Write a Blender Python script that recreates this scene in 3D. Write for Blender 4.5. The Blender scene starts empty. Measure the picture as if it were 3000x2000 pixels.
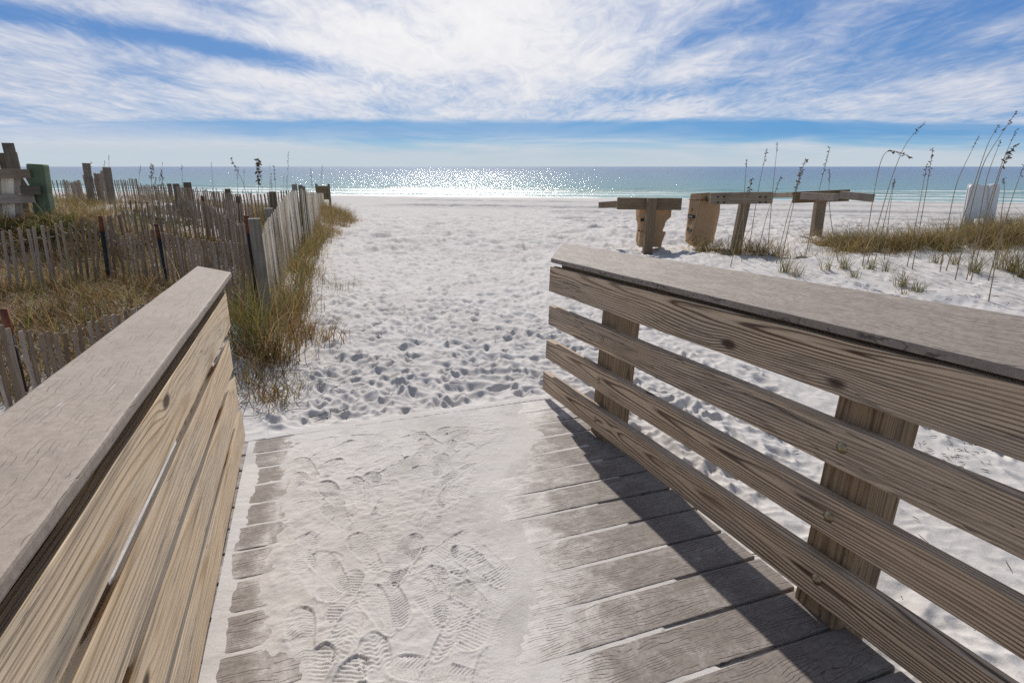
import bpy, bmesh, math, random
import numpy as np
from mathutils import Vector, Matrix

random.seed(7)
rng = np.random.default_rng(11)
COL = bpy.context.scene.collection
scene = bpy.context.scene
S = 1.25                      # metres per deck unit
CZ = 1.40                     # eye height above the sand at the foot of the boardwalk
FPX, PITCH = 1676.4, math.radians(16.987)
CAM = np.array([0.0, 0.0, CZ])
YAW, SLOPE = -0.3442, 0.0405
U = np.array([math.sin(YAW)*math.cos(SLOPE), math.cos(YAW)*math.cos(SLOPE), -math.sin(SLOPE)])
V = np.array([math.cos(YAW), -math.sin(YAW), 0.0])
N = np.cross(V, U)

def P(u, v, h):
    """deck coordinates (along ramp, across, above deck) to world metres"""
    return CAM + S*(u*U + v*V + (h-1.0)*N)

def ray(px, py):
    a = (px-1500)/FPX; b = -(py-1000)/FPX
    c, s = math.cos(PITCH), math.sin(PITCH)
    return np.array([a, c+s*b, -s+c*b])

def at(px, py, D):
    """point at horizontal distance D seen in the direction measured on the photograph"""
    d = ray(px, py)
    return CAM + d*(D/math.hypot(d[0], d[1]))

def atY(px, py, Y):
    d = ray(px, py)
    return CAM + d*(Y/d[1])

# ------------------------------------------------------------------ noise
_tab = rng.random((256, 256))
def vnoise(x, y, seed=0):
    x = np.asarray(x, float)+seed*17.31; y = np.asarray(y, float)+seed*9.77
    xi = np.floor(x).astype(int); yi = np.floor(y).astype(int)
    fx = x-xi; fy = y-yi
    fx = fx*fx*(3-2*fx); fy = fy*fy*(3-2*fy)
    a = _tab[xi & 255, yi & 255]; b = _tab[(xi+1) & 255, yi & 255]
    c = _tab[xi & 255, (yi+1) & 255]; d = _tab[(xi+1) & 255, (yi+1) & 255]
    return (a*(1-fx)+b*fx)*(1-fy)+(c*(1-fx)+d*fx)*fy-0.5
def fbm(x, y, oct=4, seed=0):
    r = 0; a = 1.0
    for i in range(oct):
        r = r+a*vnoise(x, y, seed+i*3); x = np.asarray(x)*2.03; y = np.asarray(y)*2.03; a *= .5
    return r
def sstep(a, b, x):
    t = np.clip((np.asarray(x, float)-a)/(b-a), 0, 1)
    return t*t*(3-2*t)

# ------------------------------------------------------------------ terrain
XE_Y = np.array([-6, 2, 3.8, 4.8, 7, 10, 15, 20, 24, 28, 34.])
XE_X = np.array([-1.1, -1.25, -1.55, -1.88, -2.78, -3.6, -4.4, -5.2, -7.0, -10., -16.])
LEFT = np.array([(-2, 1, -.2), (-3, 3, -.08), (-2.9, 3.8, .05), (-6, 1, .2), (-5.5, 3, .3), (-4.8, 4.7, .36), (-4.7, 6.1, .22),
    (-3.9, 6.4, .13), (-2.6, 5.2, .14), (-6.2, 7.8, .74), (-8, 7, .8), (-7., 10, .6), (-5, 9, .36), (-4, 9, .2), (-5, 12, .38), (-10, 13, .6),
    (-9, 15, .48), (-7, 17, .1), (-6, 15, .12), (-15, 20, .4), (-13, 19, .3), (-9, 21, 0.), (-20, 15, .7), (-20, 25, 0.), (-7.5, 22, -.3),
    (-4.4, 4.2, .22), (-9, 3, .6), (-2.3, 4.4, .06)])
RIGHT = np.array([(2, 3, -.11), (3, 3, -.13), (6, 3, -.1), (2.5, 8, -.1), (2.6, 11, -.17), (4, 9.5, -.02), (4, 11.5, -.17), (5.5, 9.6, .04),
    (6.5, 10.5, .0), (7, 9, .16), (7, 7, .0), (8.5, 9.5, .26), (8, 13, -.22), (10, 10.3, .36), (11, 8, .42), (9, 6, .1), (13, 10, .45),
    (12, 14, -.2), (1.5, 5, -.04), (1, 8, -.1), (20, 9, .5), (20, 16, -.3), (10, 3, 0.), (1.4, 2, -.12), (1.2, 3.2, -.05), (5, 5, -.1)])
def idw(X, Y, pts):
    num = 0; den = 0
    for x, y, z in pts:
        w = 1.0/(((X-x)**2+(Y-y)**2+.25)**1.6)
        num = num+w*z; den = den+w
    return num/den
def shore_s(X, Y):
    return (Y+.24*X)/1.0284
def ground(X, Y):
    X = np.asarray(X, float); Y = np.asarray(Y, float)
    s = shore_s(X, Y)
    z = -.0253*np.clip(s-4, 0, 47)-.06*np.clip(s-51, 0, 60)
    xe = np.interp(Y, XE_Y, XE_X)
    ml = sstep(-.1, 1.3, xe-X)*(1-sstep(24, 31, s))
    z = z*(1-ml)+idw(X, Y, LEFT)*ml
    mr = sstep(.7, 2.2, X)*(1-sstep(13.5, 17, Y))
    z = z*(1-mr)+idw(X, Y, RIGHT)*mr
    # under and beside the deck
    px = (X-CAM[0])/S; py = (Y-CAM[1])/S
    u = px*U[0]+py*math.cos(YAW); v = px*V[0]+py*V[1]
    ztop = CZ+S*(-math.sin(SLOPE)*u-1.0)
    inside = sstep(-.42, -.36, v)*(1-sstep(1.12, 1.2, v))*(1-sstep(2.40, 2.435, u))
    z = z*(1-inside)+np.minimum(z, ztop-.10)*inside
    edge = np.exp(-(np.maximum(u-2.452, 0)/.10)**2)*sstep(-.45, -.3, v)*(1-sstep(1.0, 1.3, v))*(u > 2.412)
    z = z*(1-edge)+(ztop-.0035)*edge
    return z+.02*fbm(X*.7, Y*.7, 3, 5)*sstep(2.5, 2.9, u)

# ------------------------------------------------------------------ scene helpers
def tag(o, label=None, cat=None, group=None, kind=None):
    if label: o['label'] = label
    if cat: o['category'] = cat
    if group: o['group'] = group
    if kind: o['kind'] = kind
    return o
def thing(name, loc, label, cat, group=None):
    o = bpy.data.objects.new(name, None); COL.objects.link(o)
    o.location = Vector(loc); o.empty_display_size = .1
    return tag(o, label, cat, group)
def link(name, me, parent=None, matrix=None, mat=None):
    o = bpy.data.objects.new(name, me); COL.objects.link(o)
    if mat is not None and not me.materials: me.materials.append(mat)
    M = matrix if matrix is not None else Matrix.Identity(4)
    if parent is not None:
        o.parent = parent
        off = Vector((0, 0, 0)); p = parent
        Mp = WORLD.get(parent.name, Matrix.Translation(parent.location))
        o.matrix_basis = Mp.inverted() @ M
    else:
        o.matrix_basis = M
    WORLD[o.name] = M
    return o
WORLD = {}
def np_mesh(name, verts, faces, smooth=True):
    me = bpy.data.meshes.new(name)
    verts = np.asarray(verts, np.float32)
    me.vertices.add(len(verts)); me.vertices.foreach_set('co', verts.ravel())
    if isinstance(faces, np.ndarray):
        k = faces.shape[1]; n = len(faces)
        me.loops.add(n*k); me.loops.foreach_set('vertex_index', faces.ravel().astype(np.int32))
        me.polygons.add(n)
        me.polygons.foreach_set('loop_start', np.arange(0, n*k, k, dtype=np.int32))
        me.polygons.foreach_set('loop_total', np.full(n, k, np.int32))
    else:
        lens = np.array([len(f) for f in faces], np.int32)
        flat = np.concatenate([np.asarray(f) for f in faces]).astype(np.int32)
        me.loops.add(len(flat)); me.loops.foreach_set('vertex_index', flat)
        me.polygons.add(len(lens))
        me.polygons.foreach_set('loop_start', np.concatenate([[0], np.cumsum(lens)[:-1]]).astype(np.int32))
        me.polygons.foreach_set('loop_total', lens)
    if smooth: me.polygons.foreach_set('use_smooth', np.ones(len(me.polygons), bool))
    me.update(calc_edges=True); me.validate()
    return me
def grid_faces(r, c):
    i = np.arange(r-1)[:, None]*c+np.arange(c-1)[None, :]
    return np.stack([i, i+1, i+c+1, i+c], -1).reshape(-1, 4)

def hexa(name, near, far, mat, parent, bevel=.004, segs=14, wob=.0, label=None):
    """timber from two end quads (each 4 world points, same order); local X runs along it"""
    near = [np.array(p) for p in near]; far = [np.array(p) for p in far]
    c0 = sum(near)/4; c1 = sum(far)/4
    X = Vector(c1-c0).normalized()
    Yv = Vector(near[1]-near[0]); Yv = (Yv-X*Yv.dot(X)).normalized()
    Z = X.cross(Yv).normalized()
    M = Matrix((X, Yv, Z)).transposed().to_4x4(); M.translation = Vector((c0+c1)/2)
    Mi = M.inverted()
    bm = bmesh.new(); rings = []
    for i in range(segs+1):
        t = i/segs; r = []
        w = Vector((0, random.uniform(-wob, wob), random.uniform(-wob, wob))) if 0 < i < segs else Vector((0, 0, 0))
        for a, b in zip(near, far):
            r.append(bm.verts.new(Mi @ Vector(a*(1-t)+b*t)+w))
        rings.append(r)
    for i in range(segs):
        for k in range(4):
            bm.faces.new((rings[i][k], rings[i][(k+1) % 4], rings[i+1][(k+1) % 4], rings[i+1][k]))
    bm.faces.new(rings[0][::-1]); bm.faces.new(rings[-1])
    bmesh.ops.recalc_face_normals(bm, faces=bm.faces)
    if bevel:
        es = [e for e in bm.edges if len(e.link_faces) == 2 and e.calc_face_angle(0) > .6]
        bmesh.ops.bevel(bm, geom=es, offset=bevel, segments=2, affect='EDGES', profile=.6)
    me = bpy.data.meshes.new(name); bm.to_mesh(me); bm.free()
    o = link(name, me, parent, M, mat)
    if label: o['label'] = label
    return o
def box(name, c, size, mat, parent, axes=None, bevel=.004, segs=4, wob=0., label=None):
    """box centred at c; size along axes (x: length)"""
    c = np.array(c, float)
    ax = axes or ((1, 0, 0), (0, 1, 0), (0, 0, 1))
    x, y, z = [np.array(a, float)/np.linalg.norm(a)*s/2 for a, s in zip(ax, size)]
    q = lambda e: [c+e-y-z, c+e+y-z, c+e+y+z, c+e-y+z]
    return hexa(name, q(-x), q(x), mat, parent, bevel, segs, wob, label)
def beam(name, a, b, w, t, mat, parent, up=(0, 0, 1), bevel=.004, segs=4, wob=0., label=None):
    """squared timber from a to b, w = height along up, t = thickness"""
    a = np.array(a, float); b = np.array(b, float); x = b-a; x /= np.linalg.norm(x)
    z = np.array(up, float); z -= x*z.dot(x); z /= np.linalg.norm(z); y = np.cross(z, x)
    q = lambda p: [p-y*t/2-z*w/2, p+y*t/2-z*w/2, p+y*t/2+z*w/2, p-y*t/2+z*w/2]
    return hexa(name, q(a), q(b), mat, parent, bevel, segs, wob, label)
def tube_arrays(pts, rad, n=5):
    pts = np.asarray(pts, float); m = len(pts)
    rad = np.broadcast_to(np.asarray(rad, float), (m,))
    T = np.gradient(pts, axis=0); T /= np.linalg.norm(T, axis=1)[:, None]+1e-9
    ref = np.array([0., 0, 1]) if abs(T[:, 2]).mean() < .8 else np.array([1., 0, 0])
    A = np.cross(T, ref); A /= np.linalg.norm(A, axis=1)[:, None]+1e-9
    B = np.cross(T, A)
    an = np.arange(n)*2*math.pi/n
    v = pts[:, None]+rad[:, None, None]*(np.cos(an)[None, :, None]*A[:, None]+np.sin(an)[None, :, None]*B[:, None])
    f = []
    for i in range(m-1):
        for k in range(n):
            f.append((i*n+k, i*n+(k+1) % n, (i+1)*n+(k+1) % n, (i+1)*n+k))
    f.append(tuple(range(n-1, -1, -1))); f.append(tuple((m-1)*n+k for k in range(n)))
    return v.reshape(-1, 3), f
class MB:
    def __init__(s): s.v = []; s.f = []; s.n = 0
    def add(s, v, f):
        v = np.asarray(v); s.v.append(v); s.f += [tuple(i+s.n for i in q) for q in f]; s.n += len(v)
    def tube(s, pts, rad, n=5): s.add(*tube_arrays(pts, rad, n))
    def build(s, name, mat, parent=None, smooth=True, origin=None):
        v = np.concatenate(s.v)
        o = np.array(origin if origin is not None else (v.mean(0) if parent is None else WORLD.get(parent.name, Matrix.Translation(parent.location)).translation))
        me = np_mesh(name, v-o, s.f, smooth)
        return link(name, me, parent, Matrix.Translation(Vector(o)), mat)

# ------------------------------------------------------------------ node helpers
class NT:
    def __init__(s, tree): s.t = tree; s.n = tree.nodes; s.l = tree.links
    def node(s, typ, **kw):
        nd = s.n.new(typ)
        for k, v in kw.items(): setattr(nd, k, v)
        return nd
    def put(s, sock, val):
        if val is None: return
        if hasattr(val, 'is_output') or isinstance(val, bpy.types.NodeSocket): s.l.new(val, sock)
        else:
            if isinstance(val, (tuple, list)) and len(val) == 3 and sock.type == 'RGBA': val = (*val, 1)
            sock.default_value = val
    def m(s, op, a, b=None, c=None, clamp=False):
        nd = s.node('ShaderNodeMath', operation=op, use_clamp=clamp)
        s.put(nd.inputs[0], a); s.put(nd.inputs[1], b); s.put(nd.inputs[2], c)
        return nd.outputs[0]
    def mix(s, f, a, b, mode='MIX'):
        nd = s.node('ShaderNodeMix', data_type='RGBA', blend_type=mode)
        s.put(nd.inputs[0], f); s.put(nd.inputs[6], a); s.put(nd.inputs[7], b)
        return nd.outputs[2]
    def noise(s, vec, scale, detail=4, rough=.55, dist=0., lac=2.):
        nd = s.node('ShaderNodeTexNoise')
        s.put(nd.inputs['Vector'], vec); s.put(nd.inputs['Scale'], scale); s.put(nd.inputs['Detail'], detail)
        s.put(nd.inputs['Roughness'], rough); s.put(nd.inputs['Distortion'], dist); s.put(nd.inputs['Lacunarity'], lac)
        return nd.outputs[0]
    def mapping(s, vec, loc=(0, 0, 0), scale=(1, 1, 1), rot=(0, 0, 0)):
        nd = s.node('ShaderNodeMapping'); s.put(nd.inputs[0], vec); s.put(nd.inputs[1], loc); s.put(nd.inputs[2], rot); s.put(nd.inputs[3], scale)
        return nd.outputs[0]
    def ramp(s, f, stops, interp='LINEAR'):
        nd = s.node('ShaderNodeValToRGB'); cr = nd.color_ramp; cr.interpolation = interp
        while len(cr.elements) > 1: cr.elements.remove(cr.elements[0])
        for i, (p, c) in enumerate(stops):
            e = cr.elements[0] if i == 0 else cr.elements.new(p)
            e.position = p; e.color = (*c, 1) if len(c) == 3 else c
        s.put(nd.inputs[0], f); return nd.outputs[0]
    def rng(s, v, a, b, c=0., d=1., smooth=True):
        nd = s.node('ShaderNodeMapRange', interpolation_type='SMOOTHSTEP' if smooth else 'LINEAR')
        for i, x in enumerate((v, a, b, c, d)): s.put(nd.inputs[i], x)
        return nd.outputs[0]
    def sep(s, v):
        nd = s.node('ShaderNodeSeparateXYZ'); s.put(nd.inputs[0], v); return nd.outputs
    def comb(s, x, y, z=0.):
        nd = s.node('ShaderNodeCombineXYZ'); s.put(nd.inputs[0], x); s.put(nd.inputs[1], y); s.put(nd.inputs[2], z); return nd.outputs[0]
def new_mat(name):
    m = bpy.data.materials.new(name); m.use_nodes = True
    t = NT(m.node_tree); t.n.clear()
    out = t.node('ShaderNodeOutputMaterial'); b = t.node('ShaderNodeBsdfPrincipled')
    t.l.new(b.outputs[0], out.inputs[0])
    return m, t, b, out
def bump(t, b, height, strength=.5, dist=.01, prev=None):
    nd = t.node('ShaderNodeBump'); t.put(nd.inputs['Height'], height); nd.inputs['Strength'].default_value = strength; nd.inputs['Distance'].default_value = dist
    if prev is not None: t.put(nd.inputs['Normal'], prev)
    t.l.new(nd.outputs[0], b.inputs['Normal']); return nd.outputs[0]

def pine(name, early, late, grey, ring=70., contrast=1., greyamt=.4, bumps=.6, knot=1.0, streak=.35):
    """plain-sawn weathered pine: growth rings cut lengthwise, knots, silvered patches, checks"""
    m, t, b, out = new_mat(name)
    tc = t.node('ShaderNodeTexCoord').outputs['Object']
    rnd = t.node('ShaderNodeObjectInfo').outputs['Random']
    off = t.comb(t.m('MULTIPLY', rnd, 37.), t.m('MULTIPLY', rnd, 91.), t.m('MULTIPLY', rnd, 53.))
    va = t.node('ShaderNodeVectorMath', operation='ADD'); t.put(va.inputs[0], tc); t.put(va.inputs[1], off); vec = va.outputs[0]
    x, y, z = t.sep(tc)
    # knots: sparse voronoi cells stretched along the grain
    vo = t.node('ShaderNodeTexVoronoi', feature='F1'); t.put(vo.inputs['Vector'], t.mapping(vec, scale=(2.3, 5.5, 5.5))); t.put(vo.inputs['Scale'], 1.0)
    kd = vo.outputs['Distance']; kc = t.sep(vo.outputs['Color'])[0]
    pick = t.m('GREATER_THAN', kc, 1-.45*knot)
    kf = t.m('MULTIPLY', t.m('POWER', 2.718, t.m('MULTIPLY', t.m('MULTIPLY', kd, kd), -30.)), pick)
    # ring field
    w1 = t.noise(t.mapping(vec, scale=(.55, 3., 3.)), 1.6, 2, .5)
    w2 = t.noise(t.mapping(vec, scale=(2.2, 16., 16.)), 1.5, 3, .6)
    yy = t.m('ADD', t.m('ADD', y, t.m('MULTIPLY', t.m('SUBTRACT', rnd, .5), .22)), t.m('MULTIPLY', t.m('SUBTRACT', w1, .5), .09))
    zz = t.m('ADD', t.m('ADD', z, .028), t.m('MULTIPLY', x, .018))
    r = t.m('SQRT', t.m('ADD', t.m('MULTIPLY', yy, yy), t.m('MULTIPLY', t.m('MULTIPLY', zz, zz), 1.6)))
    f = t.m('ADD', t.m('MULTIPLY', r, ring*6.283), t.m('MULTIPLY', kf, 9.))
    f = t.m('ADD', f, t.m('MULTIPLY', w2, 2.2))
    sn = t.m('ADD', t.m('MULTIPLY', t.m('SINE', f), .5), .5)
    ringv = t.m('POWER', sn, 3.2)
    fib = t.noise(t.mapping(vec, scale=(4., 150., 150.)), 1., 4, .65)
    fib2 = t.noise(t.mapping(vec, scale=(1.2, 40., 40.)), 1., 5, .6)
    big = t.noise(t.mapping(vec, scale=(1.1, 6., 6.)), 1.3, 4, .6)
    lat = t.m('MULTIPLY', ringv, t.m('MULTIPLY', t.rng(w1, .25, .75, .35, 1.), contrast), clamp=True)
    c = t.mix(lat, early, late)
    c = t.mix(t.m('MULTIPLY', t.rng(big, .40, .66), greyamt), c, grey)
    c = t.mix(t.rng(fib, .46, .70, 0, .55), c, tuple(v*.45 for v in late))
    c = t.mix(t.rng(fib2, .56, .74, 0, .35), c, tuple(min(1, v*1.35) for v in early))
    st_ = t.noise(t.mapping(vec, scale=(.8, 13., 13.)), 1.2, 4, .6, .3)
    c = t.mix(t.m('MULTIPLY', t.rng(st_, .60, .72), streak), c, tuple(v*.32 for v in grey))
    # checks (long dark cracks)
    ck = t.noise(t.mapping(vec, scale=(.9, 30., 30.)), 1.4, 3, .6, .4)
    crack = t.rng(t.m('ABSOLUTE', t.m('SUBTRACT', ck, .5)), .0, .010, 1., 0.)
    crack = t.m('MULTIPLY', crack, t.rng(big, .50, .6))
    c = t.mix(t.m('MULTIPLY', crack, .75), c, (.025, .02, .015))
    kcore = t.m('MULTIPLY', t.rng(kd, .05, .12, 1., 0.), pick)
    c = t.mix(t.m('MULTIPLY', kcore, .9), c, (.045, .024, .012))
    t.put(b.inputs['Base Color'], c); b.inputs['Roughness'].default_value = .82; b.inputs['Specular IOR Level'].default_value = .25
    h = t.m('ADD', t.m('MULTIPLY', lat, .5), t.m('ADD', t.m('MULTIPLY', fib, -.5), t.m('MULTIPLY', crack, -1.6)))
    bump(t, b, h, bumps, .003)
    return m

def grey_wood(name, a, c2, dark=(.03, .026, .022), sc=1.):
    m, t, b, out = new_mat(name)
    tc = t.node('ShaderNodeTexCoord').outputs['Object']
    rnd = t.node('ShaderNodeObjectInfo').outputs['Random']
    va = t.node('ShaderNodeVectorMath', operation='ADD'); t.put(va.inputs[0], tc); t.put(va.inputs[1], t.comb(t.m('MULTIPLY', rnd, 31.), t.m('MULTIPLY', rnd, 17.), 0.)); vec = va.outputs[0]
    f1 = t.noise(t.mapping(vec, scale=(3*sc, 70*sc, 70*sc)), 1., 5, .65)
    f2 = t.noise(vec, 3.5*sc, 4, .6)
    c = t.mix(t.rng(f1, .35, .65), a, c2)
    c = t.mix(t.rng(f1, .6, .75, 0, .8), c, dark)
    c = t.mix(t.rng(f2, .45, .7, 0, .45), c, tuple(v*.55 for v in a))
    hs = t.node('ShaderNodeHueSaturation'); t.put(hs.inputs['Color'], c); t.put(hs.inputs['Value'], t.rng(rnd, 0, 1, .62, 1.3, False)); t.put(hs.inputs['Saturation'], t.rng(rnd, 0, 1, 1.3, .7, False))
    t.put(b.inputs['Base Color'], hs.outputs[0]); b.inputs['Roughness'].default_value = .85; b.inputs['Specular IOR Level'].default_value = .2
    bump(t, b, f1, .5, .004)
    return m

def composite(name, a, c2, groove, lines=1.0, dust=False, scuff=.3, freq=105., wav=10., brk=.44, lw=.13):
    """embossed wood-plastic plank; grain runs along local X"""
    m, t, b, out = new_mat(name)
    tc = t.node('ShaderNodeTexCoord').outputs['Object']
    rnd = t.node('ShaderNodeObjectInfo').outputs['Random']
    va = t.node('ShaderNodeVectorMath', operation='ADD'); t.put(va.inputs[0], tc); t.put(va.inputs[1], t.comb(t.m('MULTIPLY', rnd, 41.), t.m('MULTIPLY', rnd, 23.), 0.)); vec = va.outputs[0]
    x, y, z = t.sep(vec)
    wa = t.noise(t.mapping(vec, scale=(2.2, 5., 5.)), 1.2, 2, .5)
    wb = t.noise(t.mapping(vec, scale=(14, 30., 30.)), 1., 2, .5)
    f = t.m('ADD', t.m('MULTIPLY', y, freq), t.m('ADD', t.m('MULTIPLY', wa, wav), t.m('MULTIPLY', wb, 2.)))
    tri = t.m('ABSOLUTE', t.m('SUBTRACT', t.m('FRACT', f), .5))
    br = t.noise(t.mapping(vec, scale=(7, 40., 40.)), 1.3, 2, .5)
    line = t.m('MULTIPLY', t.rng(tri, .0, lw, 1., 0.), t.rng(br, brk, brk+.1))
    sp = t.noise(vec, 420., 2, .7); sp2 = t.noise(vec, 60., 4, .7); lg = t.noise(vec, 4., 4, .6)
    c = t.mix(t.rng(sp2, .3, .7), a, c2)
    c = t.mix(t.rng(sp, .55, .75, 0, .45), c, tuple(min(1, v*1.7) for v in c2))
    c = t.mix(t.rng(sp, .25, .42, .5, 0), c, tuple(v*.5 for v in a))
    c = t.mix(t.rng(lg, .45, .7, 0, .4), c, tuple(v*.8 for v in a))
    c = t.mix(t.m('MULTIPLY', line, lines*.85), c, groove)
    sc = t.noise(t.mapping(vec, scale=(5, 55., 55.), rot=(0, 0, .25)), 1., 3, .6, .6)
    c = t.mix(t.m('MULTIPLY', t.rng(sc, .66, .74), scuff), c, (.68, .64, .6))
    h = t.m('ADD', t.m('MULTIPLY', line, -1.2*lines), t.m('MULTIPLY', sp, .25))
    if dust:
        at_ = t.node('ShaderNodeAttribute', attribute_name='dust').outputs['Fac']
        pos = t.node('ShaderNodeNewGeometry').outputs['Position']
        n1 = t.noise(pos, 9., 6, .68, .5); n2 = t.noise(pos, 130., 3, .7)
        dm = t.m('SUBTRACT', t.m('ADD', at_, t.m('MULTIPLY', n1, .9)), .62)
        dm = t.m('ADD', dm, t.m('MULTIPLY', t.m('SUBTRACT', n2, .5), .35))
        dm = t.m('SUBTRACT', dm, t.m('MULTIPLY', line, .25))
        d = t.rng(dm, .0, .55, 0, .92)
        c = t.mix(d, c, (.62, .585, .555))
    t.put(b.inputs['Base Color'], c); b.inputs['Roughness'].default_value = .72; b.inputs['Specular IOR Level'].default_value = .3
    bump(t, b, h, .55, .0025)
    return m

def plain(name, col, rough=.6, metal=0., var=.15, nscale=30., bumpd=.0):
    m, t, b, out = new_mat(name)
    tc = t.node('ShaderNodeTexCoord').outputs['Object']
    n = t.noise(tc, nscale, 5, .65)
    c = t.mix(t.rng(n, .3, .7), tuple(v*(1-var) for v in col), tuple(min(1, v*(1+var)) for v in col))
    t.put(b.inputs['Base Color'], c); b.inputs['Roughness'].default_value = rough; b.inputs['Metallic'].default_value = metal
    if bumpd: bump(t, b, n, .5, bumpd)
    return m

# ------------------------------------------------------------------ materials
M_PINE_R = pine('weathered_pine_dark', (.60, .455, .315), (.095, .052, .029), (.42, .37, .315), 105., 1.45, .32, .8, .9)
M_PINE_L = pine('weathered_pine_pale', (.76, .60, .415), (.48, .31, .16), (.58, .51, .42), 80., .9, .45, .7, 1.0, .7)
M_PINE_P = pine('pine_post', (.31, .222, .138), (.09, .05, .026), (.20, .165, .13), 110., 1.1, .3, .8, .1)
M_CAP_L = composite('cap_composite_pale', (.265, .215, .177), (.35, .292, .243), (.10, .078, .062), .75, scuff=.4, freq=100., wav=6., brk=.50, lw=.075)
M_CAP_R = composite('cap_composite_dark', (.205, .167, .140), (.29, .242, .207), (.055, .043, .036), .95, scuff=.2, freq=95., wav=7., brk=.44)
M_DECK = composite('deck_composite', (.17, .143, .125), (.25, .215, .19), (.05, .04, .035), 1.0, dust=True, scuff=.15)
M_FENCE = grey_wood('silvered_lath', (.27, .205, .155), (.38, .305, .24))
M_FENCE_L = grey_wood('bleached_sunlit_lath', (.62, .53, .40), (.80, .71, .57), (.12, .09, .07))  # bleached wood, lightened further to paint sunlight onto the path pickets
M_POST = grey_wood('grey_post_wood', (.15, .128, .10), (.23, .20, .165))
M_RACK = grey_wood('rack_timber', (.22, .165, .115), (.31, .245, .18), sc=.8)
M_GREEN = grey_wood('green_treated_pile', (.17, .225, .15), (.26, .305, .225), (.08, .10, .07), .6)
M_WIRE = plain('galvanised_wire', (.20, .19, .18), .6, .5, .2)
M_RUST = plain('rusty_steel', (.17, .055, .025), .8, .2, .4)
M_BLACK = plain('black_steel_post', (.012, .012, .013), .55, .2, .3)
M_BOLT = plain('dull_bolt', (.33, .27, .17), .42, .9, .25, 60.)
M_PAPER = plain('kraft_paper', (.42, .275, .155), .8, 0., .07, 9., .002)
M_PAPER_L = plain('kraft_paper_highlight', (.62, .42, .24), .8, 0., .1)
M_PAPER_D = plain('kraft_paper_fold', (.20, .11, .05), .8, 0., .1)
M_INK = plain('black_ink', (.012, .011, .01), .7, 0., .2)
M_PWHITE = plain('white_plastic', (.78, .77, .75), .45, 0., .04, 6.)
M_SIGN = plain('weathered_sign_board', (.17, .125, .06), .8, 0., .35, 14.)
M_OAT = plain('dry_stem', (.25, .185, .10), .7, 0., .25)
M_SEED = plain('seed_head', (.115, .07, .033), .8, 0., .4, 60.)
M_TWIG = plain('beach_debris', (.06, .042, .03), .85, 0., .4, 20.)

def sand_mat(name='white_quartz_sand', drift=False):
    m, t, b, out = new_mat(name)
    g = t.node('ShaderNodeNewGeometry'); pos = g.outputs['Position']
    n1 = t.noise(pos, 1.1, 4, .6); n2 = t.noise(pos, 14., 4, .6); n3 = t.noise(pos, 420., 2, .8)
    c = t.mix(t.rng(n1, .3, .7), (.53, .497, .468), (.58, .555, .535))
    c = t.mix(t.rng(n2, .5, .75, 0, .25), c, (.41, .385, .365))
    c = t.mix(t.rng(n3, .28, .44, .35, 0), c, (.27, .245, .23))
    if drift:
        n5 = t.noise(pos, 3.4, 5, .62, .5)
        c = t.mix(t.rng(n5, .48, .68, 0, .6), c, (.385, .36, .335))
        c = t.mix(t.rng(t.noise(pos, 9., 4, .6), .55, .7, 0, .3), c, (.58, .53, .495))
    # wet strip at the water's edge
    x, y, z = t.sep(pos)
    c = t.mix(t.rng(t.m('ADD', z, t.m('MULTIPLY', t.m('SUBTRACT', n1, .5), .4)), -.25, -.75, 0, .55), c, (.45, .43, .415))
    wet = t.rng(t.m('ADD', z, t.m('MULTIPLY', t.m('SUBTRACT', n1, .5), .05)), -1.13, -1.07, .75, 0)
    c = t.mix(wet, c, (.33, .315, .29))
    t.put(b.inputs['Base Color'], c)
    t.put(b.inputs['Roughness'], t.m('SUBTRACT', .92, t.m('MULTIPLY', wet, .5))); b.inputs['Specular IOR Level'].default_value = .2
    nb = t.noise(pos, 55., 5, .7)
    bump(t, b, t.m('ADD', nb, t.m('MULTIPLY', n3, .35)), .45, .008)
    return m
M_SAND = sand_mat(); M_DRIFT = sand_mat('drifted_sand', True)

def grass_mat():
    m, t, b, out = new_mat('grass_blades')
    a = t.node('ShaderNodeAttribute', attribute_name='tint').outputs['Color']
    t.put(b.inputs['Base Color'], a); b.inputs['Roughness'].default_value = .6; b.inputs['Specular IOR Level'].default_value = .25
    tr = t.node('ShaderNodeBsdfTranslucent'); t.put(tr.inputs[0], a)
    mx = t.node('ShaderNodeMixShader'); mx.inputs[0].default_value = .42
    t.l.new(b.outputs[0], mx.inputs[1]); t.l.new(tr.outputs[0], mx.inputs[2]); t.l.new(mx.outputs[0], out.inputs[0])
    return m
M_GRASS = grass_mat()

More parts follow.
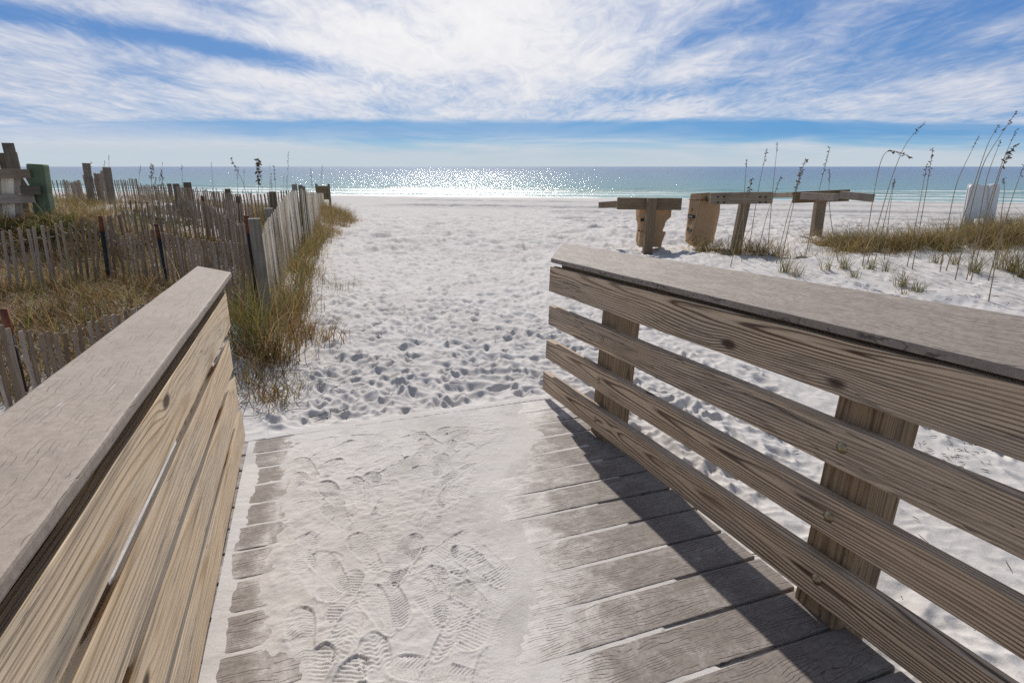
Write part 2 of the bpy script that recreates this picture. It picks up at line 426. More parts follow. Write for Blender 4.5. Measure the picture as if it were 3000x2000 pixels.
def sea_mat():
    m, t, b, out = new_mat('sea_water')
    pos = t.node('ShaderNodeNewGeometry').outputs['Position']
    x, y, z = t.sep(pos)
    s = t.m('DIVIDE', t.m('ADD', y, t.m('MULTIPLY', x, .24)), 1.0284)
    tt = t.m('DIVIDE', t.m('SUBTRACT', x, t.m('MULTIPLY', y, .24)), 1.0284)
    st = t.comb(tt, s, 0.)
    n0 = t.noise(t.mapping(st, scale=(.012, .05, 1)), 1., 4, .6)
    sw = t.m('ADD', s, t.m('MULTIPLY', t.m('SUBTRACT', n0, .5), t.m('MULTIPLY', t.m('SUBTRACT', s, 50.), .6)))
    lg = t.m('LOGARITHM', t.m('MAXIMUM', t.m('SUBTRACT', sw, 49.), 1.), 10.)
    c = t.ramp(t.m('DIVIDE', lg, 3.4), [(0., (.36, .40, .31)), (.22, (.20, .34, .27)), (.38, (.10, .245, .195)), (.52, (.06, .175, .185)), (.63, (.042, .115, .17)), (.76, (.015, .065, .15)), (1., (.01, .045, .12))])
    # broken white water on the bars close to shore
    e = t.noise(t.mapping(st, scale=(.05, .9, 1)), 1., 5, .65, .4)
    e2 = t.noise(t.mapping(st, scale=(.6, 2.2, 1)), 1., 5, .7)
    wl = t.noise(t.mapping(st, scale=(.03, .0, 1)), 1., 3, .6)
    ssh = t.m('ADD', s, t.m('MULTIPLY', t.m('SUBTRACT', wl, .5), 3.))
    band1 = t.rng(ssh, 52.2, 53.6, 1., 0.)
    def bar(c0, w, thr):
        d = t.m('DIVIDE', t.m('SUBTRACT', ssh, c0), w)
        g = t.m('POWER', 2.718, t.m('MULTIPLY', t.m('MULTIPLY', d, d), -1.))
        return t.m('MULTIPLY', g, t.rng(e, thr, thr+.16))
    fo = t.m('MAXIMUM', t.m('MULTIPLY', band1, t.rng(e2, .35, .6)), t.m('MAXIMUM', bar(57., 1.3, .36), t.m('MAXIMUM', bar(63., 1.8, .43), bar(72.5, 2.2, .50))))
    fo = t.m('MULTIPLY', fo, t.rng(e2, .30, .52), clamp=True)
    c = t.mix(fo, c, (.80, .82, .82))
    t.put(b.inputs['Base Color'], c)
    t.put(b.inputs['Roughness'], t.m('ADD', .14, t.m('MULTIPLY', fo, .5)))
    b.inputs['IOR'].default_value = 1.33; b.inputs['Specular IOR Level'].default_value = .33
    w1 = t.noise(t.mapping(st, scale=(.22, .75, 1)), 1., 4, .6, .3)
    w2 = t.noise(t.mapping(st, scale=(1.5, 3.2, 1)), 1., 4, .62, .2)
    fa = t.comb(t.m('DIVIDE', t.m('MULTIPLY', tt, 330.), t.m('MAXIMUM', s, 40.)), t.m('MULTIPLY', t.m('LOGARITHM', t.m('MAXIMUM', t.m('SUBTRACT', s, 46.), 1.), 2.718), 9.), 0.)
    w3 = t.noise(fa, 1., 3, .7)
    h = t.m('ADD', t.m('ADD', t.m('MULTIPLY', w1, .9), t.m('MULTIPLY', w2, .28)), t.m('MULTIPLY', t.m('MULTIPLY', w3, s), .00092))
    bump(t, b, h, .8, .5)
    return m
M_SEA = sea_mat()

# ------------------------------------------------------------------ sand: one sheet round the viewer, trampled on the path
RX0, RX1, RY0, RY1, RR = -9., 13., 2.2, 30., .016
nx, ny = int((RX1-RX0)/RR), int((RY1-RY0)/RR)
H = np.zeros((ny, nx), np.float32)
def path_density(x, y):
    xe = np.interp(y, XE_Y, XE_X)
    d = sstep(-.1, .5, x-xe)
    right = np.interp(y, [2, 5, 8, 10, 14, 18, 30], [1.25, 1.5, 2.4, 3.2, 7, 13, 13])
    return d*(1-.86*sstep(-.4, .7, x-right))
ncand = 26000
cy = RY0+(RY1-RY0)*rng.random(ncand)**1.35
cx = RX0+(RX1-RX0)*rng.random(ncand)
keep = rng.random(ncand) < path_density(cx, cy)
for x0, y0 in zip(cx[keep], cy[keep]):
    ang = rng.normal(math.pi/2+.2, .7); a = rng.uniform(.045, .115); bb = rng.uniform(.028, .052); dep = rng.uniform(.007, .033)
    R = .24
    i0 = int((x0-R-RX0)/RR); i1 = int((x0+R-RX0)/RR); j0 = int((y0-R-RY0)/RR); j1 = int((y0+R-RY0)/RR)
    i0 = max(i0, 0); j0 = max(j0, 0); i1 = min(i1, nx); j1 = min(j1, ny)
    if i1-i0 < 3 or j1-j0 < 3: continue
    gx = RX0+(np.arange(i0, i1)+.5)*RR-x0; gy = RY0+(np.arange(j0, j1)+.5)*RR-y0
    gx, gy = np.meshgrid(gx, gy)
    lx = gx*math.cos(ang)+gy*math.sin(ang); ly = -gx*math.sin(ang)+gy*math.cos(ang)
    q = np.sqrt((lx/a)**2+(ly/bb)**2)*(1+.55*fbm((gx+x0)*11, (gy+y0)*11, 2, 3))
    pit = -dep*1.25*(1-sstep(.0, 1.05, q))*(1+.4*lx/a)
    rim = dep*.5*np.exp(-((q-1.25)/.24)**2)
    mk = 1-sstep(.8, 1.3, q)
    sl = H[j0:j1, i0:i1]; sl *= (1-.75*mk); sl += pit+rim
def sampleH(X, Y):
    fx = np.clip((X-RX0)/RR-.5, 0, nx-1.001); fy = np.clip((Y-RY0)/RR-.5, 0, ny-1.001)
    i = fx.astype(int); j = fy.astype(int); a = fx-i; b = fy-j
    v = (H[j, i]*(1-a)+H[j, i+1]*a)*(1-b)+(H[j+1, i]*(1-a)+H[j+1, i+1]*a)*b
    inb = sstep(0, .6, X-RX0)*sstep(0, .6, RX1-X)*sstep(0, .15, Y-RY0)*sstep(0, 5., RY1-Y)
    return v*inb
def micro(X, Y):
    """footprints, tyre ruts and wind texture on top of the terrain"""
    h = sampleH(X, Y)
    s = shore_s(X, Y)
    dune = sstep(-.3, .5, np.interp(Y, XE_Y, XE_X)-X)
    open_ = 1-dune
    bil = np.abs(vnoise(X*6.5+.8*vnoise(X*3, Y*3, 4), Y*6.5, 17))+.6*np.abs(vnoise(X*13, Y*13, 18))
    tr_ = .35+.65*path_density(X, Y)
    h = h+((.20-bil)*.062+(.16-np.abs(vnoise(X*21, Y*21, 19)))*.020)*open_*tr_*(1-sstep(34, 46, s))
    h = h+.012*fbm(X*3.1, Y*3.1, 4, 21)+.006*fbm(X*14, Y*14, 2, 40)*np.clip(6/np.maximum(Y, 2), 0, 1)
    h = h+.05*fbm(X*1.3, Y*1.3, 3, 33)*dune
    h = h+(.10*fbm(X*2.9, Y*2.5, 3, 35)+.15*(.25-np.abs(vnoise(X*3.2, Y*2.0, 36))))*sstep(7, 12, s)*(1-dune)*(1-.75*sstep(15, 30, s))*(1-sstep(42, 48, s))
    h = h+.05*fbm(X*1.2, Y*1.2, 4, 61)*sstep(24, 32, s)*(1-sstep(44, 49, s))
    rd = sstep(3, 5, X)*sstep(5, 6.5, Y)*(1-sstep(12, 14, Y))
    h = h+.045*fbm(X*2.2, Y*2.2, 3, 71)*rd
    bend = .5*fbm(X*.05, X*0+3., 2, 8)
    for c0, dpt, w in ((16.6, .07, .18), (19.2, .09, .24), (21.2, .09, .24), (24.2, .11, .28), (25.9, .11, .28), (29.3, .16, .4), (31.1, .14, .4), (38, .15, .55)):
        d = (s-c0-bend*2)/w
        ext = sstep(.8, 2.5, X) if c0 < 28 else sstep(-9, -5, X-0*s)
        h = h+dpt*(-np.exp(-d*d)+.7*np.exp(-(d-1.7)**2)+.5*np.exp(-(d+1.7)**2))*ext
    return h
rad = [0.0, .35]; r = .7
while r < 82:
    rad.append(r); r += min(r*r*.00105, r*.0078)+.0015
rad = np.array(rad)
azd = np.radians(np.concatenate([np.linspace(-180, -50, 26)[:-1], np.linspace(-50, 50, 821), np.linspace(50, 180, 26)[1:]]))
RA, AZ = np.meshgrid(rad, azd, indexing='ij')
X = RA*np.sin(AZ); Y = RA*np.cos(AZ)
Z = np.empty_like(X)
for i in range(0, len(rad), 100):
    xs, ys = X[i:i+100], Y[i:i+100]
    px, py = xs/S, ys/S
    u = px*U[0]+py*math.cos(YAW); v = px*V[0]+py*V[1]
    free = 1-(sstep(-.46, -.4, v)*(1-sstep(1.16, 1.22, v))*(1-sstep(2.455, 2.56, u)))
    Z[i:i+100] = ground(xs, ys)+micro(xs, ys)*free
me = np_mesh('sand_beach', np.stack([X, Y, Z], -1).reshape(-1, 3), grid_faces(*X.shape)[:, ::-1].copy())
tag(link('sand_beach', me, mat=M_SAND), kind='structure')
print('sand', X.shape)
NSAND = X.shape

# ------------------------------------------------------------------ sea: swell near the shore, flat to the horizon
SD = np.array([.2334, .9724]); TD = np.array([.9724, -.2334])
ss = np.concatenate([np.linspace(49, 80, 190), 80*np.geomspace(1.01, 200, 150)])
ts = np.concatenate([-np.geomspace(9000, 95, 40), np.linspace(-90, 70, 240), np.geomspace(75, 9000, 40)])
Sg, Tg = np.meshgrid(ss, ts, indexing='ij')
zs = -1.2+0*Sg
mod = .5+1.2*fbm(Tg*.035, Sg*.0+1, 3, 51)
def crest(c0, amp, w, sd):
    d = Sg-c0-3.*fbm(Tg*.02, Tg*0, 3, sd)
    return amp*np.clip(.55+1.3*fbm(Tg*.04, Tg*0+5, 3, sd+1), 0, 1.3)*np.exp(-np.where(d < 0, d/(w*.55), d/w)**2)
zs += crest(58, .16, 1.2, 80)+crest(64, .26, 1.5, 84)+crest(72, .24, 1.9, 88)+.05*fbm(Tg*.3, Sg*.5, 3, 90)*np.clip(1-(Sg-60)/60, 0, 1)
me = np_mesh('sea', np.stack([Sg*SD[0]+Tg*TD[0], Sg*SD[1]+Tg*TD[1], zs], -1).reshape(-1, 3), grid_faces(*Sg.shape)[:, ::-1].copy())
tag(link('sea', me, mat=M_SEA), kind='structure')

# ------------------------------------------------------------------ boardwalk ramp
VL, VR0, UEND, PITCHB = -.335, 1.105, 2.45, .137
vR = lambda u: np.interp(u, [.3, .6, .93, 1.1, 1.3, 1.55, 1.77, 2.05, 2.3, 2.46], [.28, .31, .37, .45, .50, .53, .61, .74, .88, .98])
vLe = lambda u: np.interp(u, [.3, 1.1, 1.21, 1.29, 1.44, 1.56, 1.7, 1.86, 2.0, 2.2, 2.41, 2.46], [-.1, -.125, -.175, -.165, -.20, -.19, -.178, -.155, -.145, -.145, -.165, -.12])
walk = thing('boardwalk', P(2.45, .4, 0), 'low boardwalk ramp of grey composite boards half buried in white sand', 'boardwalk')
for k in range(21):
    u1 = UEND-k*PITCHB; u0 = u1-PITCHB+.0088
    vl = VL+random.uniform(-.006, .006); vr = VR0+random.uniform(-.012, .012)
    dz = random.uniform(-.0012, .0012)
    th = .036
    nseg = 70
    M = Matrix((Vector(V), Vector(U), Vector(N))).transposed().to_4x4()
    # local X across the ramp (grain), Y along the ramp, Z up
    cc = P((u0+u1)/2, (vl+vr)/2, dz); M.translation = Vector(cc)
    L = (vr-vl)*S; Wd = (u1-u0)*S
    bm = bmesh.new(); rings = []
    prof = []
    rr = .006
    for (cx_, cz_, a0) in ((Wd/2-rr, -rr, 0), (-Wd/2+rr, -rr, 90)):
        for a in (0, 30, 60, 90):
            prof.append((cx_+rr*math.cos(math.radians(a0+a)), cz_+rr*math.sin(math.radians(a0+a))))
    prof += [(-Wd/2, -th), (Wd/2, -th)]
    for i in range(nseg+1):
        x = -L/2+L*i/nseg
        rings.append([bm.verts.new((x, p[0], p[1])) for p in prof])
    n_ = len(prof)
    for i in range(nseg):
        for q in range(n_):
            bm.faces.new((rings[i][q], rings[i+1][q], rings[i+1][(q+1) % n_], rings[i][(q+1) % n_]))
    bm.faces.new(rings[0]); bm.faces.new(rings[-1][::-1])
    bmesh.ops.recalc_face_normals(bm, faces=bm.faces)
    me = bpy.data.meshes.new('deck_board'); bm.to_mesh(me); bm.free()
    co = np.empty(len(me.vertices)*3, np.float32); me.vertices.foreach_get('co', co); co = co.reshape(-1, 3)
    vv = (vl+vr)/2+co[:, 0]/S; uu = (u0+u1)/2+co[:, 1]/S
    dr = np.clip(vv-vR(uu), 0, 9)
    dust = (np.exp(-dr/.25)*.50+.11)*(vv > .2)+np.where(vv < .2, .06+.55*np.exp(-np.abs(vLe(uu)-.01-vv)/.045)*.9+.25*np.exp(-np.clip(vv+.275, 0, 9)/.02), 0)+.10*(uu > 2.2)*(vv > .2)
    at_ = me.attributes.new('dust', 'FLOAT', 'POINT'); at_.data.foreach_set('value', dust.astype(np.float32))
    link('deck_board', me, walk, M, M_DECK)
for vb in (-.25, .4, 1.05):
    q = lambda uu: [P(uu, vb-.018, -.03-.12), P(uu, vb+.018, -.03-.12), P(uu, vb+.018, -.032), P(uu, vb-.018, -.032)]
    hexa('joist', q(-.42), q(2.43), M_PINE_P, walk, .003)

# sand blown over the ramp, with shoe prints
du = .0030/S*1.0
us = np.arange(.30, 2.4535, .0026); vs = np.arange(-.305, 1.10, .0028)
UU, VV = np.meshgrid(us, vs, indexing='ij')
nz = fbm(UU*9, VV*9, 4, 100); nf = fbm(UU*34, VV*34, 3, 110)
dl = VV-vLe(UU)-.05*nz-.03*nf
dr = vR(UU)-VV+.09*nz+.03*nf
T = np.minimum(.010+.10*dl, .10*dr*.28+.0005)
T = np.where(dl < 0, dl*.12, T)
T = np.minimum(T, .0135)
T = np.maximum(T, np.where(dr < 0, dr*.03, -1))*1.0
T = np.where((dl > 0) & (dr > 0), np.minimum(np.minimum(.12*dl, .035*dr), .0135), np.minimum(dl*.12, dr*.02))
body = sstep(0, .006, T)
T = T+body*(.0045*fbm(UU*7, VV*7, 3, 120)+.0042*fbm(UU*17, VV*17, 3, 130)+.0026*fbm(UU*50, VV*50, 2, 140))
strip = (-.268+.022*fbm(UU*5, UU*0+2, 2, 150)+.016*fbm(UU*30, VV*10, 2, 155)-VV)
T = np.maximum(T, np.clip(strip*.16, -.05, .006))
def sole(kind, lx, ly, L):
    """lx along the sole (heel - to toe +), metres; returns outline mask and tread depth"""
    q = lx/(L/2)
    w = np.where(q > 0, .046-.006*q*q, .036+.010*(1+q)*0+.0)+.0
    w = .040+.009*np.sin((q+.15)*2.6)-.004
    endc = np.sqrt(np.clip(1-np.clip((np.abs(q)-.62)/.38, 0, 1)**2, 0, 1))
    w = w*endc
    inside = sstep(0, .004, w-np.abs(ly))*(np.abs(q) < 1)
    arch = 1-np.exp(-((q+.18)/.16)**2)
    if kind == 0: tr = np.sin(2*math.pi*(lx+.5*np.abs(ly))/.0115)
    elif kind == 1: tr = np.sin(2*math.pi*lx/.013)
    elif kind == 2: tr = np.sin(2*math.pi*(lx+ly)/.013)*np.sin(2*math.pi*(lx-ly)/.013)*1.6
    elif kind == 3: tr = np.sin(2*math.pi*(lx-.8*np.abs(ly)+.004*np.sin(ly*200))/.017)
    else: tr = np.sin(2*math.pi*np.sqrt((lx-.06)**2+ly**2)/.02)
    edge = np.exp(-((w-np.abs(ly))/.006)**2)*(np.abs(q) < 1)
    lug = edge*np.sin(2*math.pi*lx/.013)
    tr = np.clip(tr*1.8, -1, 1)
    return inside, (tr*.75*(edge < .4)+lug*.7)*np.clip(arch, .12, 1)
prints = [(1.42, .178, .42, 0, .30, 1.25)]
spots = [(uu_, vv_) for uu_ in np.linspace(.62, 2.36, 13) for vv_ in np.linspace(-.09, .56, 9)]
rng.shuffle(spots)
for su, sv in spots:
    prints.append((su+rng.normal(0, .05), sv+rng.normal(0, .03), rng.normal(.25, .55)+(math.pi if rng.random() < .35 else 0), int(rng.integers(0, 4)), rng.uniform(.23, .29), rng.uniform(.3, .85)))
prints += [(1.86, -.0, -.25, 0, .27, 1.1), (1.32, .36, -.35, 1, .29, 1.0), (1.22, .30, -.45, 2, .29, .9), (2.28, .22, .75, 2, .24, 1.0), (1.03, .33, .7, 3, .31, .7), (.93, .26, .55, 2, .31, .6), (1.25, .23, .1, 0, .28, .8), (2.1, .42, -.5, 2, .27, .7), (1.95, .62, -.4, 2, .27, .5), (1.0, -.03, .5, 1, .3, .7)]
prints = prints[1:]+prints[:1]
for (u0, v0, ang, kind, L, amp) in prints:
    i0, i1 = np.searchsorted(us, (u0-.17, u0+.17)); j0, j1 = np.searchsorted(vs, (v0-.17, v0+.17))
    if i1-i0 < 4 or j1-j0 < 4: continue
    a = (UU[i0:i1, j0:j1]-u0)*S; b = (VV[i0:i1, j0:j1]-v0)*S
    lx = a*math.cos(ang)+b*math.sin(ang); ly = -a*math.sin(ang)+b*math.cos(ang)
    ins, tr = sole(kind, lx, ly, L)
    bd = body[i0:i1, j0:j1]*(.35+.65*sstep(-.28, .02, fbm(a*14+u0*7, b*14, 2, 7)))
    Tb = T[i0:i1, j0:j1]; mean = Tb.mean()
    ins_w = ins*bd
    mean = np.clip(mean, .004, .011)
    flat = np.maximum(Tb*(1-.75*ins_w)+mean*.75*ins_w, Tb-.0030)
    ax = sole(kind, lx*.93, ly*.84, L)[0]
    rim = (ax-ins)*.0022*amp*bd
    T[i0:i1, j0:j1] = flat-ins_w*.0026*amp+tr*ins_w*.0032*amp+rim
rg = np.abs(vnoise(UU*26+2*vnoise(UU*9, VV*9, 170), VV*26, 171)); rg2 = np.abs(vnoise(UU*60, VV*44, 172))
patch = sstep(-.15, .25, fbm(UU*5, VV*5, 2, 173))
T = T+body*((.16-rg)*.0045*patch+(.16-rg2)*.006*(.3+.7*patch))
T = np.where(body > .5, np.maximum(T, .0012), T)
T = np.where(T > 0, T*(.22+.78*(1-sstep(2.2, 2.43, UU+.10*nz))), T)
# sand packed into the gaps between boards
gend = .86+.16*fbm(UU/PITCHB*.9+.5, VV*0, 2, 160)*1.6+.10*np.sin(np.floor((UEND-UU)/PITCHB+.5)*12.9898)
gap = -.0022-.0012*nf-.05*sstep(0, .05, VV-gend)-.012*sstep(.0, .03, .04-np.abs(VV+.21+.1*np.sin(np.floor((UEND-UU)/PITCHB+.5)*4.7)))*0
G = np.maximum(T, gap)
# merge with the beach beyond the last board
G = np.where(UU > 2.452, -.012-.06*(UU-2.452)/.05, G)
pts = CAM+S*(UU[..., None]*U+VV[..., None]*V-N)+G[..., None]*N
me = np_mesh('sand_drift', pts.reshape(-1, 3), grid_faces(*UU.shape).copy())
drift = link('sand_drift', me, mat=M_DRIFT)
tag(drift, kind='structure')
print('drift', UU.shape)

# ------------------------------------------------------------------ railings
def rail(side):
    right = side > 0
    if right:
        vf = lambda h: 1.04+.06*h
        HB = [('rail_board', .649, .531, .680, .556), ('rail_board', .464, .373, .497, .397), ('rail_board', .294, .203, .325, .233), ('rail_board', .128, .036, .170, .064)]
        uf, un = 2.48, .5
    else:
        vf = lambda h: -.296
        HB = [('rail_board', .646, .520, .614, .495), ('rail_board', .489, .378, .467, .352), ('rail_board', .346, .224, .324, .200), ('rail_board', .195, .083, .163, .023)]
        uf, un = 2.36, .7
    sg = 1 if right else -1
    root = thing('wooden_railing', P(1.2, vf(0), 0), 'brown pine railing with open slats and dark composite cap, right of the ramp' if right else 'pale pine railing of close boards under a pale composite cap, left of the ramp', 'railing')
    UN = -.7
    th = .031
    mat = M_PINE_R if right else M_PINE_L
    for i, (nm, tf, bf, tn, bn) in enumerate(HB):
        e = lambda hf, hn: hf+(hn-hf)*(UN-uf)/(un-uf)
        tN, bN = e(tf, tn), e(bf, bn)
        ufar = uf+(.012, -.004, .006, .02)[i] if right else uf+(.03, -.06, -.05, .0)[i]
        mi = 0 if right else .055
        drop = 0 if right else (.012 if i == 0 else .034)      # top edges sloped back to hide lit faces so gaps read dark
        def quad(uu, t_, b_, mit):
            return [P(uu-mit, vf(b_), b_), P(uu-mit, vf(t_), t_), P(uu, vf(t_)+sg*th, t_-drop), P(uu, vf(b_)+sg*th, b_-drop*.5)]
        if not right:      # each board laps a few millimetres over the one below
            sc_ = (.955, .97, .985, 1.0)[i]
            f_ = lambda h: 1-(1-h)*sc_
            tN, bN, tf, bf = f_(tN), f_(bN), f_(tf), f_(bf); ufar *= sc_
            vf = lambda h, k=-.296*sc_: k
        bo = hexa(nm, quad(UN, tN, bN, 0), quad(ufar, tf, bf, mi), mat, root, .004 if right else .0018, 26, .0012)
        if right and i > 0:
            for ub in (1.945, .848, -.26):
                hh = (tf+bf)/2+((tN+bN)/2-(tf+bf)/2)*(ub-uf)/(UN-uf)
                c = P(ub, vf(hh), hh)
                nrm = -V
                mb = MB(); rings = []
                A = U; B = N
                v = []; f = []
                R0 = .0125
                for ri, (rr_, dd) in enumerate(((R0*1.35, -.001), (R0*1.35, .0015), (R0, .003), (R0*.8, .0065), (R0*.4, .009))):
                    for k in range(14):
                        an = k*2*math.pi/14
                        v.append(c+A*rr_*math.cos(an)+B*rr_*math.sin(an)+nrm*dd)
                v.append(c+nrm*.0098)
                for ri in range(4):
                    for k in range(14):
                        f.append((ri*14+k, ri*14+(k+1) % 14, (ri+1)*14+(k+1) % 14, (ri+1)*14+k))
                for k in range(14): f.append((56+k, 56+(k+1) % 14, 70))
                mb.add(np.array(v), f); mb.build('bolt', M_BOLT, bo)
    if not right: vf = lambda h: -.296
    # posts
    for ub in ((1.955, .845, -.25) if right else (1.905, .812, -.28)):
        w = .061
        if right:
            b0, b1 = th, th+.105
            topu = -.006
        else:
            b0, b1 = th-.012, th+.10; topu = 0.
        ht = (.655 if right else .64)
        q = lambda h, uo: [P(ub-w+uo, vf(h)+sg*(b0+.0015), h), P(ub+w+uo, vf(h)+sg*(b0+.0015), h), P(ub+w+uo, vf(h)+sg*b1, h), P(ub-w+uo, vf(h)+sg*b1, h)]
        hexa('post', q(-.5, .036 if right else 0), q(ht, topu if right else 0), M_PINE_P if right else M_PINE_L, root, .004, 12, .0008)
    # cap and the batten under it
    if right:
        TF, TN = .689, .709
        fr, bk = lambda h: vf(h)-.006, lambda h: vf(h)+.160
        rf, rn = .047, .054
        ufr, ubk = 2.475, 2.70
    else:
        TF, TN = .716, .687
        fr, bk = lambda h: -.275, lambda h: -.430
        rf, rn = .000, .018
        ufr, ubk = 2.39, 2.67
    e = lambda hf, hn: hf+(hn-hf)*(UN-uf)/(un-uf)
    hN, rN = e(TF, TN), e(rf, rn)
    ct = .0205
    near = [P(UN, fr(hN), hN-ct), P(UN, fr(hN), hN), P(UN, bk(hN), hN+rN), P(UN, bk(hN), hN+rN-ct)]
    far = [P(ufr, fr(TF), TF-ct), P(ufr, fr(TF), TF), P(ubk, bk(TF), TF+rf), P(ubk, bk(TF), TF+rf-ct)]
    # order so that local Y runs across the cap
    near = [near[1], near[2], near[3], near[0]]; far = [far[1], far[2], far[3], far[0]]
    hexa('cap_board', near, far, M_CAP_R if right else M_CAP_L, root, .006, 24, .0006)
    rc = .045
    hb = .045 if right else .105  # left one deepened, in dark pine, so the gap under the cap looks shaded
    bt = lambda h, uu, r0: [P(uu, fr(h)+sg*rc, h-ct-hb), P(uu, fr(h)+sg*rc, h-ct-.001), P(uu, fr(h)+sg*.12, h-ct+r0*.55-.002), P(uu, fr(h)+sg*.12, h-ct-hb)]
    hexa('batten', bt(hN, UN, rN), bt(TF, uf-.03, rf), M_PINE_P, root, .002, 6)
    return root
rail(1); rail(-1)

# ------------------------------------------------------------------ fences of lath and wire
LATH = []
for k in range(5):
    r_ = random.Random(k)
    bm = bmesh.new(); rings = []
    for i in range(7):
        t_ = i/6; w = .017*(1+r_.uniform(-.12, .12)); th = .0055
        dx, dy = r_.uniform(-.004, .004)*math.sin(t_*3), r_.uniform(-.003, .003)
        top = r_.uniform(-.006, .006) if i == 6 else 0
        rings.append([bm.verts.new((t_+(top if s_ > 0 else 0)*.4, dx+s_*w, dy+q_*th)) for s_, q_ in ((-1, -1), (1, -1), (1, 1), (-1, 1))])
    for i in range(6):
        for q_ in range(4): bm.faces.new((rings[i][q_], rings[i][(q_+1) % 4], rings[i+1][(q_+1) % 4], rings[i+1][q_]))
    bm.faces.new(rings[0][::-1]); bm.faces.new(rings[-1]); bmesh.ops.recalc_face_normals(bm, faces=bm.faces)
    me = bpy.data.meshes.new('lath'); bm.to_mesh(me); bm.free(); LATH.append(me)
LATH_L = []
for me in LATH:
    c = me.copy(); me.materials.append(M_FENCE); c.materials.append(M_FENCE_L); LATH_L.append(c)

def fence(label, ctrl, spacing=.095, group='sand fences on the dune', lean=(0, 0, 0), sunny=False, jit=.02, fix=None, wires=(.10, .45, .78), maxp=99, wire_r=.0024, width=.68):
    """ctrl: world points of the picket tops; pickets run down into the sand"""
    ctrl = [np.array(c, float) for c in ctrl]
    seg = [np.linalg.norm((b-a)[:2]) for a, b in zip(ctrl[:-1], ctrl[1:])]
    tot = sum(seg); n = min(int(tot/spacing)+1, maxp)
    cum = np.concatenate([[0], np.cumsum(seg)])
    arr = np.array(ctrl)
    base = arr[0].copy(); base[2] = float(ground(base[0], base[1]))
    root = thing('sand_fence', base, label, 'fence', group)
    tops = []; bots = []
    for i in range(n):
        d = (i+.5)/n*tot+random.uniform(-.2, .2)*spacing
        p = np.array([np.interp(d, cum, arr[:, k]) for k in range(3)])
        j = min(np.searchsorted(cum, d), len(seg))-1; j = max(j, 0)
        tdir = arr[j+1]-arr[j]; tdir[2] = 0; tdir /= np.linalg.norm(tdir)
        p[2] += random.uniform(-jit, jit)
        b = p.copy(); b[2] = float(ground(p[0], p[1]))-.07
        if p[2]-b[2] < .2: b[2] = p[2]-.2
        ln = np.array(lean)+tdir*random.uniform(-.05, .05)+np.array([random.uniform(-.02, .02), random.uniform(-.02, .02), 0])
        b = b-ln*(p[2]-b[2])
        Xv = Vector(p-b); Lh = Xv.length; Xv.normalize()
        Yv = Vector(tdir); Yv.rotate(Matrix.Rotation(random.uniform(-.3, .3), 3, 'Z')); Yv = (Yv-Xv*Yv.dot(Xv)).normalized(); Zv = Xv.cross(Yv)
        M = Matrix((Xv*Lh, Yv*width, Zv)).transposed().to_4x4(); M.translation = Vector(b)
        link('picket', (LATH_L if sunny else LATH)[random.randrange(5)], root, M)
        tops.append(p); bots.append(b)
    tops = np.array(tops); bots = np.array(bots)
    for w in wires:
        pts = []
        for i in range(n):
            c = tops[i]+(bots[i]-tops[i])/max(np.linalg.norm(bots[i]-tops[i]), .1)*(w*.85+.02)
            nrm = np.array([0, 1, 0])*.009*(1 if i % 2 else -1)
            if i:
                pts.append((pts[-1]+c+nrm)/2+np.array([0, 0, random.uniform(-.006, .003)]))
            pts.append(c+nrm)
        mb = MB(); mb.tube(np.array(pts), wire_r, 4); mb.build('wire', M_WIRE, root)
    return root
def fpost(root, top, w, t, mat, name='post', lean=(0, 0, 0), cap=None):
    top = np.array(top, float); g = float(ground(top[0], top[1]))-.25
    b = top.copy(); b[2] = g; b = b-np.array(lean)*(top[2]-g)
    vd = top[:2]/np.linalg.norm(top[:2])
    o = beam(name, b, top, w, t, mat, root, up=(vd[1], -vd[0], 0), bevel=.005, segs=6, wob=.003)
    return o
def tpost(root, top, lean=(0, 0, 0)):
    top = np.array(top, float); g = float(ground(top[0], top[1]))-.25
    b = top.copy(); b[2] = g; b = b-np.array(lean)*(top[2]-g)
    x = top-b; L = np.linalg.norm(x); x /= L
    y = np.array([1., 0, 0]); y -= x*y.dot(x); y /= np.linalg.norm(y); z = np.cross(x, y)
    prof = [(-.022, 0), (.022, 0), (.022, .006), (.004, .006), (.004, .034), (-.004, .034), (-.004, .006), (-.022, .006)]
    mid = b+x*(L-.16)
    for nm, a, e, m in (('steel_post', b, mid, M_BLACK), ('rusty_tip', mid, top, M_RUST)):
        mb = MB(); v = [q+y*p[0]*1.05+z*p[1] for q in (a, e) for p in prof]
        k = len(prof); f = [(i, (i+1) % k, k+(i+1) % k, k+i) for i in range(k)]+[tuple(range(k-1, -1, -1)), tuple(range(k, 2*k))]
        mb.add(np.array(v), f)
        o = mb.build(nm, m, root if nm == 'steel_post' else sp, smooth=False)
        if nm == 'steel_post': sp = o

# near fence, low beside the left railing
nf_ = fence('short row of grey pickets low beside the pale left railing', [atY(-60, 965, 3.0), atY(22, 955, 3.2), atY(100, 972, 3.35), atY(203, 970, 3.6), atY(290, 935, 3.8), atY(395, 900, 4.1), atY(470, 880, 4.4)], .060, width=.7, lean=(.04, 0, 0))
tpost(nf_, atY(8, 905, 3.25), lean=(.03, 0, 0))
